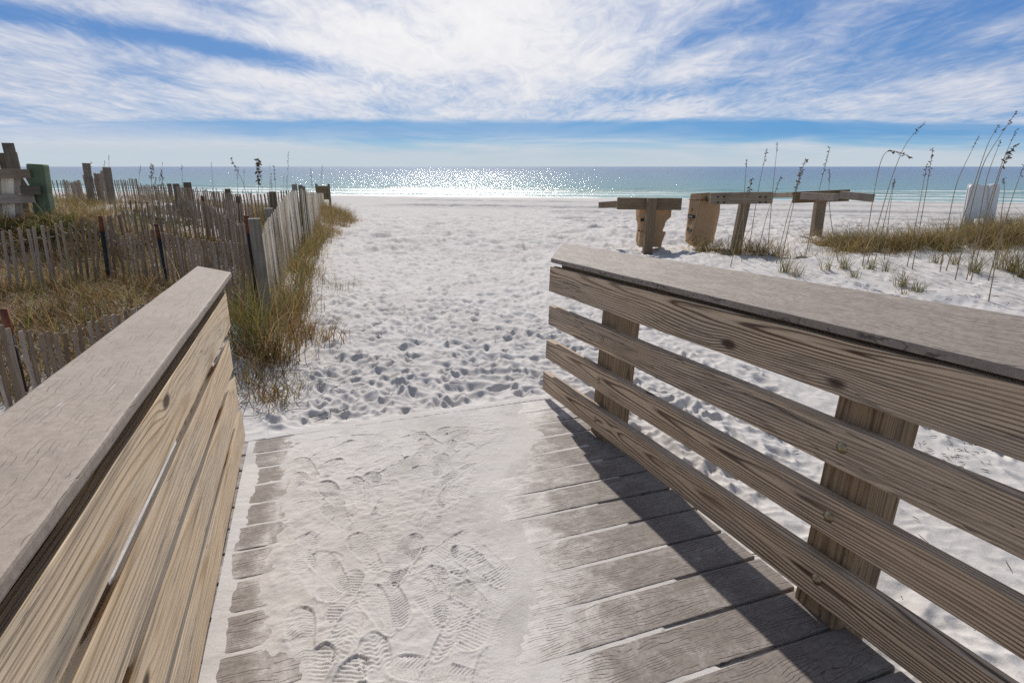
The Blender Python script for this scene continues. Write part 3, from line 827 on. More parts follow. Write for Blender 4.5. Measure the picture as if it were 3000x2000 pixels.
# front fence, left run / right run
ff = fence('slanting grey pickets between the left edge of the view and the first rusty steel post', [at(-150, 690, 6.6), at(10, 676, 6.8), at(120, 662, 7.0), at(200, 650, 7.2), at(285, 640, 7.4)], .074, lean=(.08, 0, 0))
tpost(ff, at(293, 633, 7.5), lean=(.07, 0, 0))
ff2 = fence('grey pickets from the rusty steel posts to the thick corner post behind the left railing', [at(292, 652, 7.5), at(360, 690, 7.6), at(455, 672, 7.3), at(545, 700, 6.6), at(640, 706, 6.1), at(728, 712, 5.7)], .062)
tpost(ff2, at(457, 656, 7.2), lean=(-.03, 0, 0)); tpost(ff2, at(722, 632, 5.75), lean=(-.01, 0, 0))
fpost(ff2, at(744, 640, 5.6), .10, .10, M_POST)
# second fence, sagging behind it
sf = fence('sagging grey picket fence with drooping wire behind the front pickets', [at(300, 640, 8.6), at(360, 622, 8.9), at(430, 606, 9.2), at(520, 594, 9.6), at(590, 588, 9.9), at(640, 622, 9.2), at(690, 655, 8.2), at(735, 660, 7.2)], .060)
tpost(sf, at(592, 574, 9.9))
# fence beside the path, lit by the sun
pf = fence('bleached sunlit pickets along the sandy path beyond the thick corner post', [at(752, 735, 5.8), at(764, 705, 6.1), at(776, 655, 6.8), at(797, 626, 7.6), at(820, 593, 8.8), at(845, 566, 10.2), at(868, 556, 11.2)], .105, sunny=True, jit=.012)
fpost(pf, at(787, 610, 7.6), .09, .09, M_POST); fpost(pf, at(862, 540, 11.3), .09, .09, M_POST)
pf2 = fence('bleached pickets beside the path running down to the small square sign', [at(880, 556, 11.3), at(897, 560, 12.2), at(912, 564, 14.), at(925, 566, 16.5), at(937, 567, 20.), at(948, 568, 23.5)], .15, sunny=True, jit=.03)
for a in ((880, 542, 11.6), (887, 546, 12.)): fpost(pf2, at(*a), .08, .09, M_POST)
# far fences
r1 = fence('far row of dark pickets on the dune left of the two tall weathered posts', [at(148, 527, 21.), at(180, 528, 21.), at(210, 533, 20.), at(236, 530, 18.)], .085, jit=.03)
fpost(r1, at(252, 478, 16.5), .15, .14, M_POST, lean=(.06, 0, 0))
r2 = fence('far row of dark pickets right of the two tall weathered posts on the dune', [at(268, 520, 16.6), at(290, 528, 17.), at(330, 526, 17.5), at(400, 526, 18.5), at(404, 545, 17.), at(460, 545, 15.), at(515, 546, 14.)], .085, jit=.03)
fpost(r2, at(312, 490, 17.), .17, .15, M_POST, lean=(.06, 0, 0))
for q in ((277, 507), (284, 509), (291, 508), (245, 513), (297, 500)): fpost(r2, at(q[0], q[1], 16.7), .05, .03, M_FENCE, 'stake', lean=(random.uniform(-.03, .03), 0, 0))
r3 = fence('middle distance row of dark pickets ending at the sunlit path fence', [at(515, 548, 13.8), at(560, 553, 13.), at(620, 560, 12.2), at(700, 569, 11.2), at(765, 567, 10.9), at(800, 562, 10.8), at(858, 556, 11.2)], .072, jit=.02)
for q, w in (((515, 538, 13.9), .12), ((548, 534, 13.6), .14), ((666, 553, 12.), .10), ((797, 561, 10.9), .11), ((698, 575, 11.3), .10)): fpost(r3, at(*q), w, .1, M_POST)
r5 = fence('leaning grey pickets halfway up the dune behind the sagging fence', [at(330, 596, 11.6), at(400, 588, 11.8), at(470, 580, 11.8), at(560, 580, 11.6), at(640, 590, 11.2), at(735, 592, 10.2)], .085, lean=(.06, 0, 0), jit=.04)
r4 = fence('distant row of pickets beyond the dune in front of the water', [at(405, 536, 24.), at(470, 537, 24.), at(540, 545, 24.), at(600, 551, 24.), at(680, 556, 24.), at(760, 560, 24.)], .17, jit=.03)
fpost(r4, at(495, 538, 24.), .14, .12, M_POST)

# ------------------------------------------------------------------ old gate structure with the green pile, far left
gp = at(110, 480, 10.); gb = float(ground(gp[0], gp[1]))
gate = thing('wooden_fence', (gp[0]-.6, gp[1], gb), 'old plank fence with a thick green pile at its end, at the left edge', 'fence')
top = at(110, 481, 10.); bot = at(135, 650, 10.)
beam('pile', bot, top, .19, .19, M_GREEN, gate, up=(.95, .3, 0), bevel=.022, segs=8, wob=.004)
pl = lambda x, y, dd=0.: at(x, y, 9.9+dd)
beam('rail', pl(-90, 508), pl(88, 509), .11, .05, M_FENCE, gate)
beam('rail', pl(-90, 586), pl(102, 580), .115, .05, M_FENCE, gate, label='lower greenish rail')
beam('rail', pl(60, 556, -.08), pl(118, 557, -.08), .11, .07, M_POST, gate, label='short stub rail by the pile')
for i, (x0, x1, w) in enumerate(((-14, -4, .085), (7, 17, .09), (24, 33, .085), (42, 53, .095), (-38, -30, .09), (-60, -54, .09))):
    beam('plank', pl(x1, 640, .06), pl(x0+2, 500, .06), w, .025, M_FENCE_L if i % 3 else M_FENCE, gate, up=(1, .8, 0))
fpost(gate, at(22, 419, 10.6), .13, .1, M_POST); fpost(gate, at(1, 448, 10.9), .08, .08, M_POST); fpost(gate, at(46, 446, 10.9), .03, .03, M_FENCE, 'stake', (.02, 0, 0)); fpost(gate, at(40, 456, 11.), .025, .03, M_FENCE, 'stake')
for a, b in (((52, 505), (78, 545)), ((72, 510), (92, 545))): beam('stake', at(*b, 10.3), at(*a, 10.3), .03, .02, M_FENCE, gate, up=(1, .8, 0))

# ------------------------------------------------------------------ small square sign by the path end
sgn = thing('path_sign', (-7.1, 22.3, float(ground(-7.1, 22.3))), 'small square weathered sign board on two posts at the seaward end of the fence', 'sign')
a = atY(945, 565, 22.3)
fw = np.array([1., .0, 0])
box('board', a+np.array([0, 0, .0]), (.50, .03, .50), M_SIGN, sgn, bevel=.004)
for dx in (-.22, .24): box('leg', (a[0]+dx, a[1]+.05, a[2]-.35), (1.35, .07, .07), M_POST, sgn, axes=((0, 0, 1), (1, 0, 0), (0, 1, 0)))
box('frame', (a[0], a[1]-.018, a[2]+.235), (.52, .02, .035), M_POST, sgn); box('frame', (a[0]+.245, a[1]-.018, a[2]-.01), (.45, .02, .03), M_POST, sgn, axes=((0, 0, 1), (1, 0, 0), (0, 1, 0)))

# ------------------------------------------------------------------ timber racks and paper bags, right
def Q(px, py, Y): return atY(px, py, Y)
rk = thing('timber_rack', (2.5, 10.8, -.18), 'T shaped grey timber rack nearest the path with a short stub beam at its left', 'rack')
beam('post', Q(1893, 770, 10.8), Q(1910, 580, 10.8), .165, .14, M_RACK, rk, up=(1, 0, 0))
beam('crossboard', Q(1808, 596, 10.9), Q(1996, 598, 10.9), .215, .06, M_RACK, rk, bevel=.006)
beam('arm', Q(1760, 601, 12.2), Q(1815, 598, 11.0), .12, .1, M_RACK, rk)
rk2 = thing('timber_rack', (4.05, 10.5, -.1), 'T shaped grey timber rack with bolted crossboard beside the hanging brown bag', 'rack')
beam('post', Q(2146, 775, 10.5), Q(2186, 572, 10.5), .16, .14, M_RACK, rk2, up=(1, 0, 0))
beam('crossboard', Q(2080, 582, 10.4), Q(2263, 579, 10.4), .20, .06, M_RACK, rk2, bevel=.006)
beam('arm', Q(2050, 580, 11.3), Q(2095, 582, 10.46), .11, .08, M_RACK, rk2)
for bx in (2103, 2121, 2226, 2243):
    for by in (577, 593):
        c = Q(bx, by, 10.37); mb = MB(); mb.tube([c, c+np.array([0, -.02, 0])], .014, 8); mb.build('bolt', M_BLACK, rk2)
rk3 = thing('timber_rack', (6.1, 11.8, -.15), 'brown timber rack with several short arms at the right end of the row', 'rack')
beam('post', Q(2383, 735, 11.8), Q(2404, 585, 11.8), .185, .15, M_RACK, rk3, up=(1, 0, 0))
beam('crossboard', Q(2322, 579, 11.9), Q(2488, 572, 11.6), .22, .06, M_RACK, rk3, bevel=.006)
beam('arm', Q(2262, 573, 13.0), Q(2330, 571, 12.0), .10, .10, M_RACK, rk3)
beam('arm', Q(2351, 574, 11.7), Q(2450, 578, 10.9), .13, .11, M_RACK, rk3)
beam('arm', Q(2463, 571, 11.4), Q(2558, 580, 10.9), .14, .11, M_RACK, rk3)
beam('arm', Q(2392, 588, 11.3), Q(2452, 586, 11.0), .06, .11, M_PINE_P, rk3)
mb = MB(); p0 = Q(2428, 590, 11.5); mb.tube([p0+np.array([.03*math.cos(k)*(1-.3*(k > 5)), 0, .035*math.sin(k)-.02*k/6]) for k in np.linspace(0, 7, 14)], .006, 5); mb.build('hook', M_BLACK, rk3)

def sack(name, rings, corners, root, mat, crumple=.012, seed=0):
    """rings: list of 4 corner world points (E0,E1,E2,E3) from top to bottom; sides subdivided and crumpled"""
    rr_ = np.random.default_rng(seed)
    nsub = 6; rows = []
    R = [np.array(r) for r in rings]
    tt = np.linspace(0, len(R)-1, (len(R)-1)*5+1)
    for q in tt:
        i = min(int(q), len(R)-2); f = q-i; ring = R[i]*(1-f)+R[i+1]*f
        row = []
        for k in range(4):
            for j in range(nsub):
                g = j/nsub; row.append(ring[k]*(1-g)+ring[(k+1) % 4]*g)
        rows.append(row)
    v = np.array(rows); n = v.shape[1]
    cen = v.mean(1, keepdims=True)
    d = v-cen; d[..., 2] = 0; d /= np.linalg.norm(d, axis=-1, keepdims=True)+1e-6
    ph = np.arange(n)*1.0
    am = np.linspace(.2, 1, len(rows))[:, None]
    noise = np.array([[vnoise(i*.35+seed, j*.55, 3+seed) for j in range(n)] for i in range(len(rows))])
    v = v+d*(noise*2*crumple*am)[..., None]
    m_ = len(rows)
    f = [(i*n+k, i*n+(k+1) % n, (i+1)*n+(k+1) % n, (i+1)*n+k) for i in range(m_-1) for k in range(n)]
    f.append(tuple((m_-1)*n+k for k in range(n)))
    mb = MB(); mb.add(v.reshape(-1, 3), f)
    return mb.build(name, mat, root, smooth=False)
bag = thing('paper_bag', Q(2050, 725, 10.75), 'tall brown paper sack with black printed marks hanging from the middle rack', 'bag')
yb = 10.75
def ring4(pts, y0, depth): # px points E0,E1,E2 + hidden E3
    e0, e1, e2 = [Q(x, y, yy) for (x, y), yy in zip(pts, y0)]
    return [e0, e1, e2, e0+(e2-e1)*.92]
rr_ = [ring4([(2023, 568), (2052, 570), (2112, 566)], (10.98, 10.75, 10.95), 0),
       ring4([(2020, 584), (2051, 586), (2112, 583)], (10.98, 10.74, 10.95), 0),
       ring4([(2014, 630), (2040, 634), (2108, 625)], (11.0, 10.7, 11.0), 0),
       ring4([(2009, 680), (2027, 684), (2097, 676)], (11.0, 10.66, 11.05), 0),
       ring4([(2007, 706), (2026, 708), (2088, 711)], (11.0, 10.66, 11.05), 0),
       ring4([(2022, 718), (2036, 724), (2062, 724)], (10.95, 10.78, 10.95), 0)]
sack('sack_body', rr_, 4, bag, M_PAPER, .013, 2)
def on_face(fx0, fy0, fx1, fy1, name, mat, off):
    """flat print on the narrow face; fx 0..1 across, fy 0..1 down"""
    def pt(fx, fy):
        q = np.interp(fy, [0, .1, .4, .75, .93], [0, 1, 2, 3, 4]); i = min(int(q), 3); f = q-i
        a = np.array(rr_[i][0])*(1-f)+np.array(rr_[i+1][0])*f; b = np.array(rr_[i][1])*(1-f)+np.array(rr_[i+1][1])*f
        return a*(1-fx)+b*fx
    n_ = np.array([-.72, -.69, 0])*off
    k = 6; v = []; 
    for i in range(k+1):
        fy = fy0+(fy1-fy0)*i/k
        v += [pt(fx0, fy)+n_, pt(fx1, fy)+n_]
    f = [(2*i, 2*i+1, 2*i+3, 2*i+2) for i in range(k)]
    mb = MB(); mb.add(np.array(v), f); return mb.build(name, mat, bag, smooth=False)
on_face(.08, .385, .92, .45, 'printed_band', M_INK, .012)
on_face(.40, .26, .48, .32, 'printed_mark', M_INK, .012)
for k in range(3): on_face(.18, .48+.04*k, .80, .492+.04*k, 'printed_line', M_PAPER_D, .012)
on_face(.18, .64, .45, .72, 'printed_block', M_INK, .014); on_face(.58, .66, .95, .74, 'printed_block', M_INK, .014)
for k in range(5): on_face(.18+.09*k, .405, .235+.09*k, .43, 'printed_letter', M_PWHITE, .014)
mb = MB(); mb.tube(np.array([np.array(r[1])+np.array([-.004, -.006, 0]) for r in rr_[:5]]), .006, 5); mb.build('crease_highlight', M_PAPER_L, bag)  # paler tube along the front fold, painting the light it catches
# fold line round the mouth
mb = MB(); L_ = [np.array(p) for p in rr_[1]]; cc = sum(L_)/4
mb.tube([p+(p-cc)*.03 for p in (L_[0], L_[1], L_[2])], .011, 5); mb.build('fold', M_PAPER_D, bag, smooth=False)

bag1 = thing('paper_bag', Q(1915, 724, 11.1), 'torn brown paper sack hanging behind the post of the rack nearest the path', 'bag')
def ring5(xl, xr, y, y0=11.05, d=.32): 
    a = Q(xl, y, y0); b = Q(xr, y, y0); return [a, b, b+np.array([0, d, 0]), a+np.array([0, d, 0])]
sack('sack_body', [ring5(1874, 1969, 606), ring5(1873, 1964, 635), ring5(1877, 1948, 652), ring5(1879, 1941, 684)], 4, bag1, M_PAPER, .045, 4)
sack('torn_flap', [ring5(1876, 1951, 680, 11.02), ring5(1875, 1944, 700, 11.02), ring5(1873, 1934, 724, 11.02)], 4, bag1, M_PAPER, .03, 6)
a = Q(1877, 640, 11.02); b = Q(1886, 648, 11.02)
box('printed_block', ((a[0]+b[0])/2, 11.012, (a[2]+b[2])/2), (abs(b[0]-a[0]), .004, abs(b[2]-a[2])), M_INK, bag1, bevel=0)

# ------------------------------------------------------------------ white A-frame sign standing in the grass
Ya = 10.9
af = thing('sandwich_board', Q(2860, 690, Ya), 'white plastic A frame sign standing in the dune grass at the right', 'sign')
def panel(name, yt, yb_, rib):
    """moulded sign face: rounded shoulders, two legs, recessed centre between raised side ribs"""
    def w(x, y):
        f = (y-620)/390; return atY(2300+x*.3827, 300+y*.3827, yt+(yb_-yt)*f)
    def solid(nm, outl, th, off, par):
        pts = [w(*q)+np.array([0, off, 0]) for q in outl]; k = len(pts)
        c = sum(pts)/k
        v = [p+np.array([0, -th/2, 0]) for p in pts]+[p+np.array([0, th/2, 0]) for p in pts]
        f = [tuple(range(k)), tuple(range(2*k-1, k-1, -1))]+[(i, (i+1) % k, k+(i+1) % k, k+i) for i in range(k)]
        me = bpy.data.meshes.new(nm); bm = bmesh.new(); vs_ = [bm.verts.new(Vector(p)) for p in v]
        for q in f: bm.faces.new([vs_[i] for i in q])
        bmesh.ops.recalc_face_normals(bm, faces=bm.faces)
        bmesh.ops.bevel(bm, geom=[e for e in bm.edges if e.calc_face_angle(0) > .7], offset=.009, segments=2, affect='EDGES')
        bm.transform(Matrix.Translation(-Vector(c))); bm.to_mesh(me); bm.free()
        return link(nm, me, par, Matrix.Translation(Vector(c)), M_PWHITE)
    o = solid(name, [(1396, 650), (1402, 632), (1420, 622), (1450, 620), (1500, 634), (1545, 632), (1580, 622), (1620, 620), (1634, 630), (1636, 650), (1590, 890), (1545, 1010), (1500, 1010), (1528, 890), (1432, 890), (1398, 1010), (1332, 1010)], .035, 0, af)
    if rib:
        solid('rib', [(1398, 648), (1410, 630), (1452, 628), (1430, 900), (1400, 1005), (1336, 1005)], .05, -.035, o)
        solid('rib', [(1550, 634), (1588, 624), (1628, 626), (1632, 648), (1588, 890), (1543, 1005), (1508, 1005), (1536, 880)], .05, -.035, o)
panel('panel', 10.9, 10.7, True); panel('panel', 10.96, 11.35, False)

# ------------------------------------------------------------------ grass
def blades(P0, hgt, lean_dir, lean, curl, width, tint, seg=4):
    n = len(P0); t_ = np.linspace(0, 1, seg+1)
    dirx = np.cos(lean_dir); diry = np.sin(lean_dir)
    ht = hgt[:, None]*(t_-curl[:, None]*.45*t_**2.6)
    out = hgt[:, None]*(lean[:, None]*t_+curl[:, None]*.75*t_**2.2)
    cx_ = P0[:, 0][:, None]+dirx[:, None]*out; cy_ = P0[:, 1][:, None]+diry[:, None]*out; cz_ = P0[:, 2][:, None]+ht
    w = width[:, None]*(1-.92*t_**1.5)*.5
    # blade faces turned at random about its own axis
    ta = lean_dir+math.pi/2+rng.normal(0, .7, n)
    sx = np.cos(ta)[:, None]*w; sy = np.sin(ta)[:, None]*w
    A = np.stack([cx_-sx, cy_-sy, cz_], -1); B = np.stack([cx_+sx, cy_+sy, cz_], -1)
    v = np.stack([A, B], 2).reshape(n, -1, 3)
    k = 2*(seg+1)
    fa = np.array([(2*i, 2*i+1, 2*i+3, 2*i+2) for i in range(seg)])
    F = (np.arange(n)[:, None, None]*k+fa[None]).reshape(-1, 4)
    col = np.repeat(tint, k, axis=0)
    return v.reshape(-1, 3), F, col
PAL = np.array([(.20, .165, .045), (.13, .145, .035), (.29, .20, .08), (.24, .12, .04), (.36, .27, .14), (.10, .105, .04), (.15, .07, .03)])
def tints(n, w):
    w = np.array(w, float); w /= w.sum()
    c = PAL[rng.choice(len(PAL), n, p=w)]*rng.uniform(.7, 1.35, (n, 1))
    return np.concatenate([c, np.ones((n, 1))], 1)
GREEN = (4, 4, 2, .6, 1.4, 2, .3); MIX = (2, 1.5, 3, 2, 3, .8, 1); DRY = (.5, .4, 2.8, 3.0, 3.4, .3, 1.8)
def grass_object(name, parts, parent=None, origin=None):
    v = np.concatenate([p[0] for p in parts]); c = np.concatenate([p[2] for p in parts]); F = []; o = 0
    for p in parts: F.append(p[1]+o); o += len(p[0])
    F = np.concatenate(F)
    org = np.array(origin) if origin is not None else v.mean(0)
    me = np_mesh(name, v-org, F)
    a = me.color_attributes.new('tint', 'FLOAT_COLOR', 'POINT'); a.data.foreach_set('color', c.astype(np.float32).ravel())
    return link(name, me, parent, Matrix.Translation(Vector(org)), M_GRASS)
def clumps(cx_, cy_, per, hr, spread, w, lean=.25, curl=(.2, .9), width=(.004, .009)):
    n = len(cx_)*per
    bx = np.repeat(cx_, per)+rng.normal(0, spread, n); by = np.repeat(cy_, per)+rng.normal(0, spread, n)
    P0 = np.stack([bx, by, ground(bx, by)-.015], -1)
    # blades in a clump share some lean
    h = rng.uniform(*hr, n)*np.repeat(rng.uniform(.6, 1.25, len(cx_)), per)
    return blades(P0, h, rng.uniform(0, 2*math.pi, n), np.abs(rng.normal(0, lean, n)), rng.uniform(*curl, n), rng.uniform(*width, n), tints(n, w))
def reject(n, fx):
    r = []
    while len(r) < n:
        q = fx()
        if q is not None: r.append(q)
    a = np.array(r); return a[:, 0], a[:, 1]
# 1 bank between the sunlit fence and the path
def bank():
    y = 4.6+19.5*rng.random()**1.25; xe = np.interp(y, XE_Y, XE_X); wid = np.interp(y, [4.5, 6, 10, 16, 24], [.5, .6, 1.0, 1.9, 1.9])
    x = xe-wid*rng.random()**.85-.04
    return (x, y) if vnoise(x*2.0, y*1.1, 13) > -.14 else None
cx_, cy_ = reject(950, bank)
nr = cy_ < 9.5
parts = [clumps(cx_[nr][::2], cy_[nr][::2], 20, (.12, .38), .09, MIX, .45), clumps(cx_[~nr], cy_[~nr], 22, (.18, .55), .10, MIX, .35)]
def along():
    y = rng.uniform(5.6, 13); x = np.interp(y, [5.4, 7, 8.4, 10, 13], [-2.36, -2.75, -3.2, -3.72, -4.55])
    return (x+abs(rng.normal(0, .12))+.05, y+0.)
cx_, cy_ = reject(85, along); parts.append(clumps(cx_, cy_, 18, (.22, .62), .07, (2.2, 2, 2.4, 1.5, 2, 2, 1), .3))
cx_, cy_ = reject(600, bank); parts.append(clumps(cx_, cy_, 18, (.08, .22), .12, DRY, .5, (.4, 1.)))
tag(grass_object('dune_grass', parts), 'dense olive and brown dune grass on the bank beside the path fence', 'grass', kind='stuff')
# 2 the fenced dune
def fenced():
    x = rng.uniform(-17, -1.9); y = rng.uniform(2.8, 23); 
    if x > np.interp(y, XE_Y, XE_X)-.6-.04*y or abs(math.atan2(x, y)) > .80: return None
    if rng.random() > .25+.75*(6/max(y, 6))**1.2: return None
    return (x, y) if vnoise(x*.7, y*.7, 77)+.6*vnoise(x*2.2, y*2.2, 78) > -.13 else None
cx_, cy_ = reject(1900, fenced); parts = [clumps(cx_, cy_, 20, (.07, .24), .10, DRY, .55, (.3, 1.))]
near = lambda: (lambda q: q if q is not None and q[1] < 9 else None)(fenced())
cx_, cy_ = reject(1300, near); parts.append(clumps(cx_, cy_, 20, (.06, .24), .11, DRY, .7, (.4, 1.)))
cx_, cy_ = reject(600, fenced); parts.append(clumps(cx_, cy_, 15, (.18, .45), .05, MIX, .3))
cx_, cy_ = reject(200, fenced); parts.append(clumps(cx_, cy_, 14, (.25, .5), .04, GREEN, .3))
tag(grass_object('dune_grass', parts), 'dry brown and green grass scattered over the fenced dune at the left', 'grass', kind='stuff')
# 3 the right hand dune crest
def crestf():
    x = 3.4+10.2*rng.random()**.9; yc = np.interp(x, [2.9, 4, 6, 7, 9, 11, 14], [10.1, 9.9, 9.9, 9.5, 9.8, 9.6, 9.6]); wd = np.interp(x, [2.9, 4, 6.2, 7, 8, 11], [.35, .55, .75, .5, .9, 1.1])
    y = yc+rng.normal(0, wd*.55)
    return (x, y) if (vnoise(x*2.3, y*2.3, 91) > -.10 and vnoise(x*1.1, y*.6, 95) > -.24) else None
cx_, cy_ = reject(1150, crestf); parts = [clumps(cx_, cy_, 20, (.12, .58), .13, (2.4, 1.5, 3.6, 1.4, 5., .7, .4), .5, (.3, 1.))]
cx_, cy_ = reject(70, crestf); parts.append(clumps(cx_, cy_, 15, (.35, .75), .06, (3, 2, 3, 1, 3, 1, 0), .35, (.2, .8)))
cx_, cy_ = reject(420, crestf); parts.append(clumps(cx_, cy_, 14, (.10, .24), .12, DRY, .6, (.4, 1.)))
tag(grass_object('dune_grass', parts), 'low green and straw coloured grass along the crest of the right hand dune', 'grass', kind='stuff')

# single tufts
def tuft(x, y, n, hr, w, label, group, lean=.3, curl=(.2, .8), spread=.05, width=(.004, .008), name='grass_tuft'):
    c = clumps(np.array([x]), np.array([y]), n, hr, spread, w, lean, curl, width)
    o = grass_object(name, [c], origin=(x, y, float(ground(x, y)))); tag(o, label, 'grass tuft', group); return o
def tuft_multi(x, y, specs, label, group=None):
    parts = [clumps(np.array([x+dx]), np.array([y+dy]), n, hr, sp, w, ln, cu, wd) for dx, dy, n, hr, sp, w, ln, cu, wd in specs]
    o = grass_object('grass_tuft', parts, origin=(x, y, float(ground(x, y)))); tag(o, label, 'grass tuft', group)
def gpx(px, py, it=40):
    """where the sight line meets the sand"""
    d = ray(px, py); lo, hi = 1., 60.
    dd = d/math.hypot(d[0], d[1])
    D = 1.5
    while D < 60:
        p = CAM+dd*D
        if p[2] <= float(ground(p[0], p[1])): break
        D += .04
    return CAM+dd*D
p = gpx(790, 1085)
tuft_multi(p[0]-.12, p[1]+.2, [(0, 0, 170, (.40, .85), .09, (3, 4, 1.5, 1, 1, 4, 2), .25, (.2, .85), (.003, .007)), (.12, -.08, 170, (.3, .62), .07, (.5, .6, 2, 3, 2, 1, 3), .55, (.5, 1.), (.003, .007)), (-.15, .1, 160, (.5, .9), .08, GREEN, .25, (.1, .6), (.003, .006)), (.02, .35, 110, (.3, .7), .12, DRY, .4, (.2, .8), (.004, .008))], 'tall shaggy grass tuft, largest of all, at the foot of the thick corner post')
for (px, py, n, hr, w, lab) in ((900, 985, 130, (.2, .45), DRY, 'brown dry tuft spilling onto the path right of the largest tuft'), (840, 930, 130, (.25, .5), GREEN, 'green tuft against the sunlit pickets above the largest tuft'), (800, 1170, 120, (.1, .3), DRY, 'low straw tuft beside the end of the pale left railing'), (860, 900, 120, (.25, .5), MIX, 'yellow green tuft on the path edge under the sunlit pickets'), (745, 1120, 90, (.15, .35), MIX, 'short tuft squeezed behind the end of the pale left railing'), (960, 1000, 60, (.1, .3), DRY, 'sparse brown sprigs farthest out on the path beside the largest tuft')):
    p = gpx(px, py); tuft(p[0], p[1], n, hr, w, lab, 'grass tufts at the path edge', .45, (.3, 1.), .09)
for (px, py) in ((1045, 835), (960, 822), (905, 800), (1010, 850), (930, 790), (980, 845)):
    p = gpx(px, py); tuft(p[0], p[1], 16, (.12, .34), GREEN, 'thin runner of green sprigs creeping out over the path sand', 'sprigs creeping over the path', .5, (.2, .7), .06, (.003, .006), 'grass_sprig')
for (px, py, n) in ((850, 1110, 18), (835, 1195, 14), (885, 1130, 12), (790, 1215, 12)):
    p = gpx(px, py); tuft(p[0], p[1], n, (.1, .28), MIX, 'few thin blades on the sand by the end of the pale left railing', 'thin blades by the left railing', .6, (.3, 1.), .03, (.003, .005), 'grass_sprig')
for (px, py, n, s_) in ((2640, 840, 34, .26), (2690, 855, 16, .2), (2550, 790, 30, .22), (2475, 790, 36, .2), (2855, 800, 40, .34), (2965, 800, 60, .42), (2930, 790, 30, .36), (2990, 815, 40, .4), (2740, 770, 26, .26), (2420, 795, 24, .18), (2330, 810, 24, .2), (2600, 795, 20, .2), (2500, 815, 26, .2), (2300, 800, 40, .24), (2680, 860, 14, .22), (2655, 865, 10, .16), (2800, 780, 26, .28)):
    p = gpx(px, py); tuft(p[0], p[1], int(n*1.6), (s_*.8, s_*1.7), (3, 3, 1.6, .5, 1.5, 2, .2), 'small separate green grass tuft rooted on the white slope of the right hand dune', 'tufts on the white dune slope', .38, (.15, .7), .035, (.004, .008))
# dark creeping foliage inside the fenced dune
for (px, py, n) in ((165, 665, 240), (130, 690, 200), (205, 680, 200), (480, 660, 220), (440, 650, 160), (525, 650, 160)):
    p = gpx(px, py)
    c = clumps(np.array([p[0]]), np.array([p[1]]), n, (.08, .26), .22, (1, 5, 0, 0, 0, 8, 0), .8, (.3, 1.), (.012, .028))
    o = grass_object('dune_shrub', [c], origin=(p[0], p[1], float(ground(p[0], p[1]))))
    tag(o, 'low dark green creeping shrub below the green pile of the plank fence' if px < 300 else 'low dark green creeping shrub behind the rusty steel posts of the front pickets', 'shrub', 'shrubs by the green pile' if px < 300 else 'shrubs behind the front pickets')

# ------------------------------------------------------------------ sea oats
def sea_oat(path, label, group, heads=1.0, rad_=.0045, leaf=True):
    """path: world points from base to tip"""
    path = np.array(path, float); m_ = len(path)
    tt = np.linspace(0, 1, 14); src = np.linspace(0, 1, m_)
    # smooth curve through the points
    c = np.stack([np.interp(tt, src, path[:, k]) for k in range(3)], -1)
    for _ in range(2): c[1:-1] = .25*c[:-2]+.5*c[1:-1]+.25*c[2:]
    base = c[0].copy()
    root = thing('sea_oat', base, label, 'sea oats', group)
    mb = MB(); mb.tube(c, np.linspace(rad_, rad_*.35, 14), 5); mb.build('stem', M_OAT, root)
    if heads > 0:
        mb = MB(); nsp = int(16*heads)
        tq = np.linspace(1-.30*min(heads, 1.2)-.01, 1, 6); mb.tube(np.stack([np.interp(tq, tt, c[:, k]) for k in range(3)], -1), rad_*.55, 4)
        for i in range(nsp):
            t_ = 1-.30*(i+.5)/nsp*min(heads, 1.2); q = np.array([np.interp(t_, tt, c[:, k]) for k in range(3)])
            an = random.uniform(0, 6.28); ln = random.uniform(.022, .046)*(.7+.5*min(heads, 1.8)); w = ln*.30
            tip = q+np.array([math.cos(an)*ln*.8, math.sin(an)*ln*.8, random.uniform(-.9, .7)*ln])
            d = tip-q; s1 = np.cross(d, [0, 0, 1]); s1 /= np.linalg.norm(s1)+1e-9; s2 = np.cross(d, s1); s2 /= np.linalg.norm(s2)+1e-9; mid = q+d*.55
            v = [q, mid+s1*w, mid+s2*w*.5, mid-s1*w, mid-s2*w*.5, tip]
            mb.add(np.array(v), [(0, 1, 2), (0, 2, 3), (0, 3, 4), (0, 4, 1), (5, 2, 1), (5, 3, 2), (5, 4, 3), (5, 1, 4)])
        mb.build('seed_head', M_SEED, root)
    return root
zs2 = lambda x, y: (1650+x*.574, 300+y*.574)
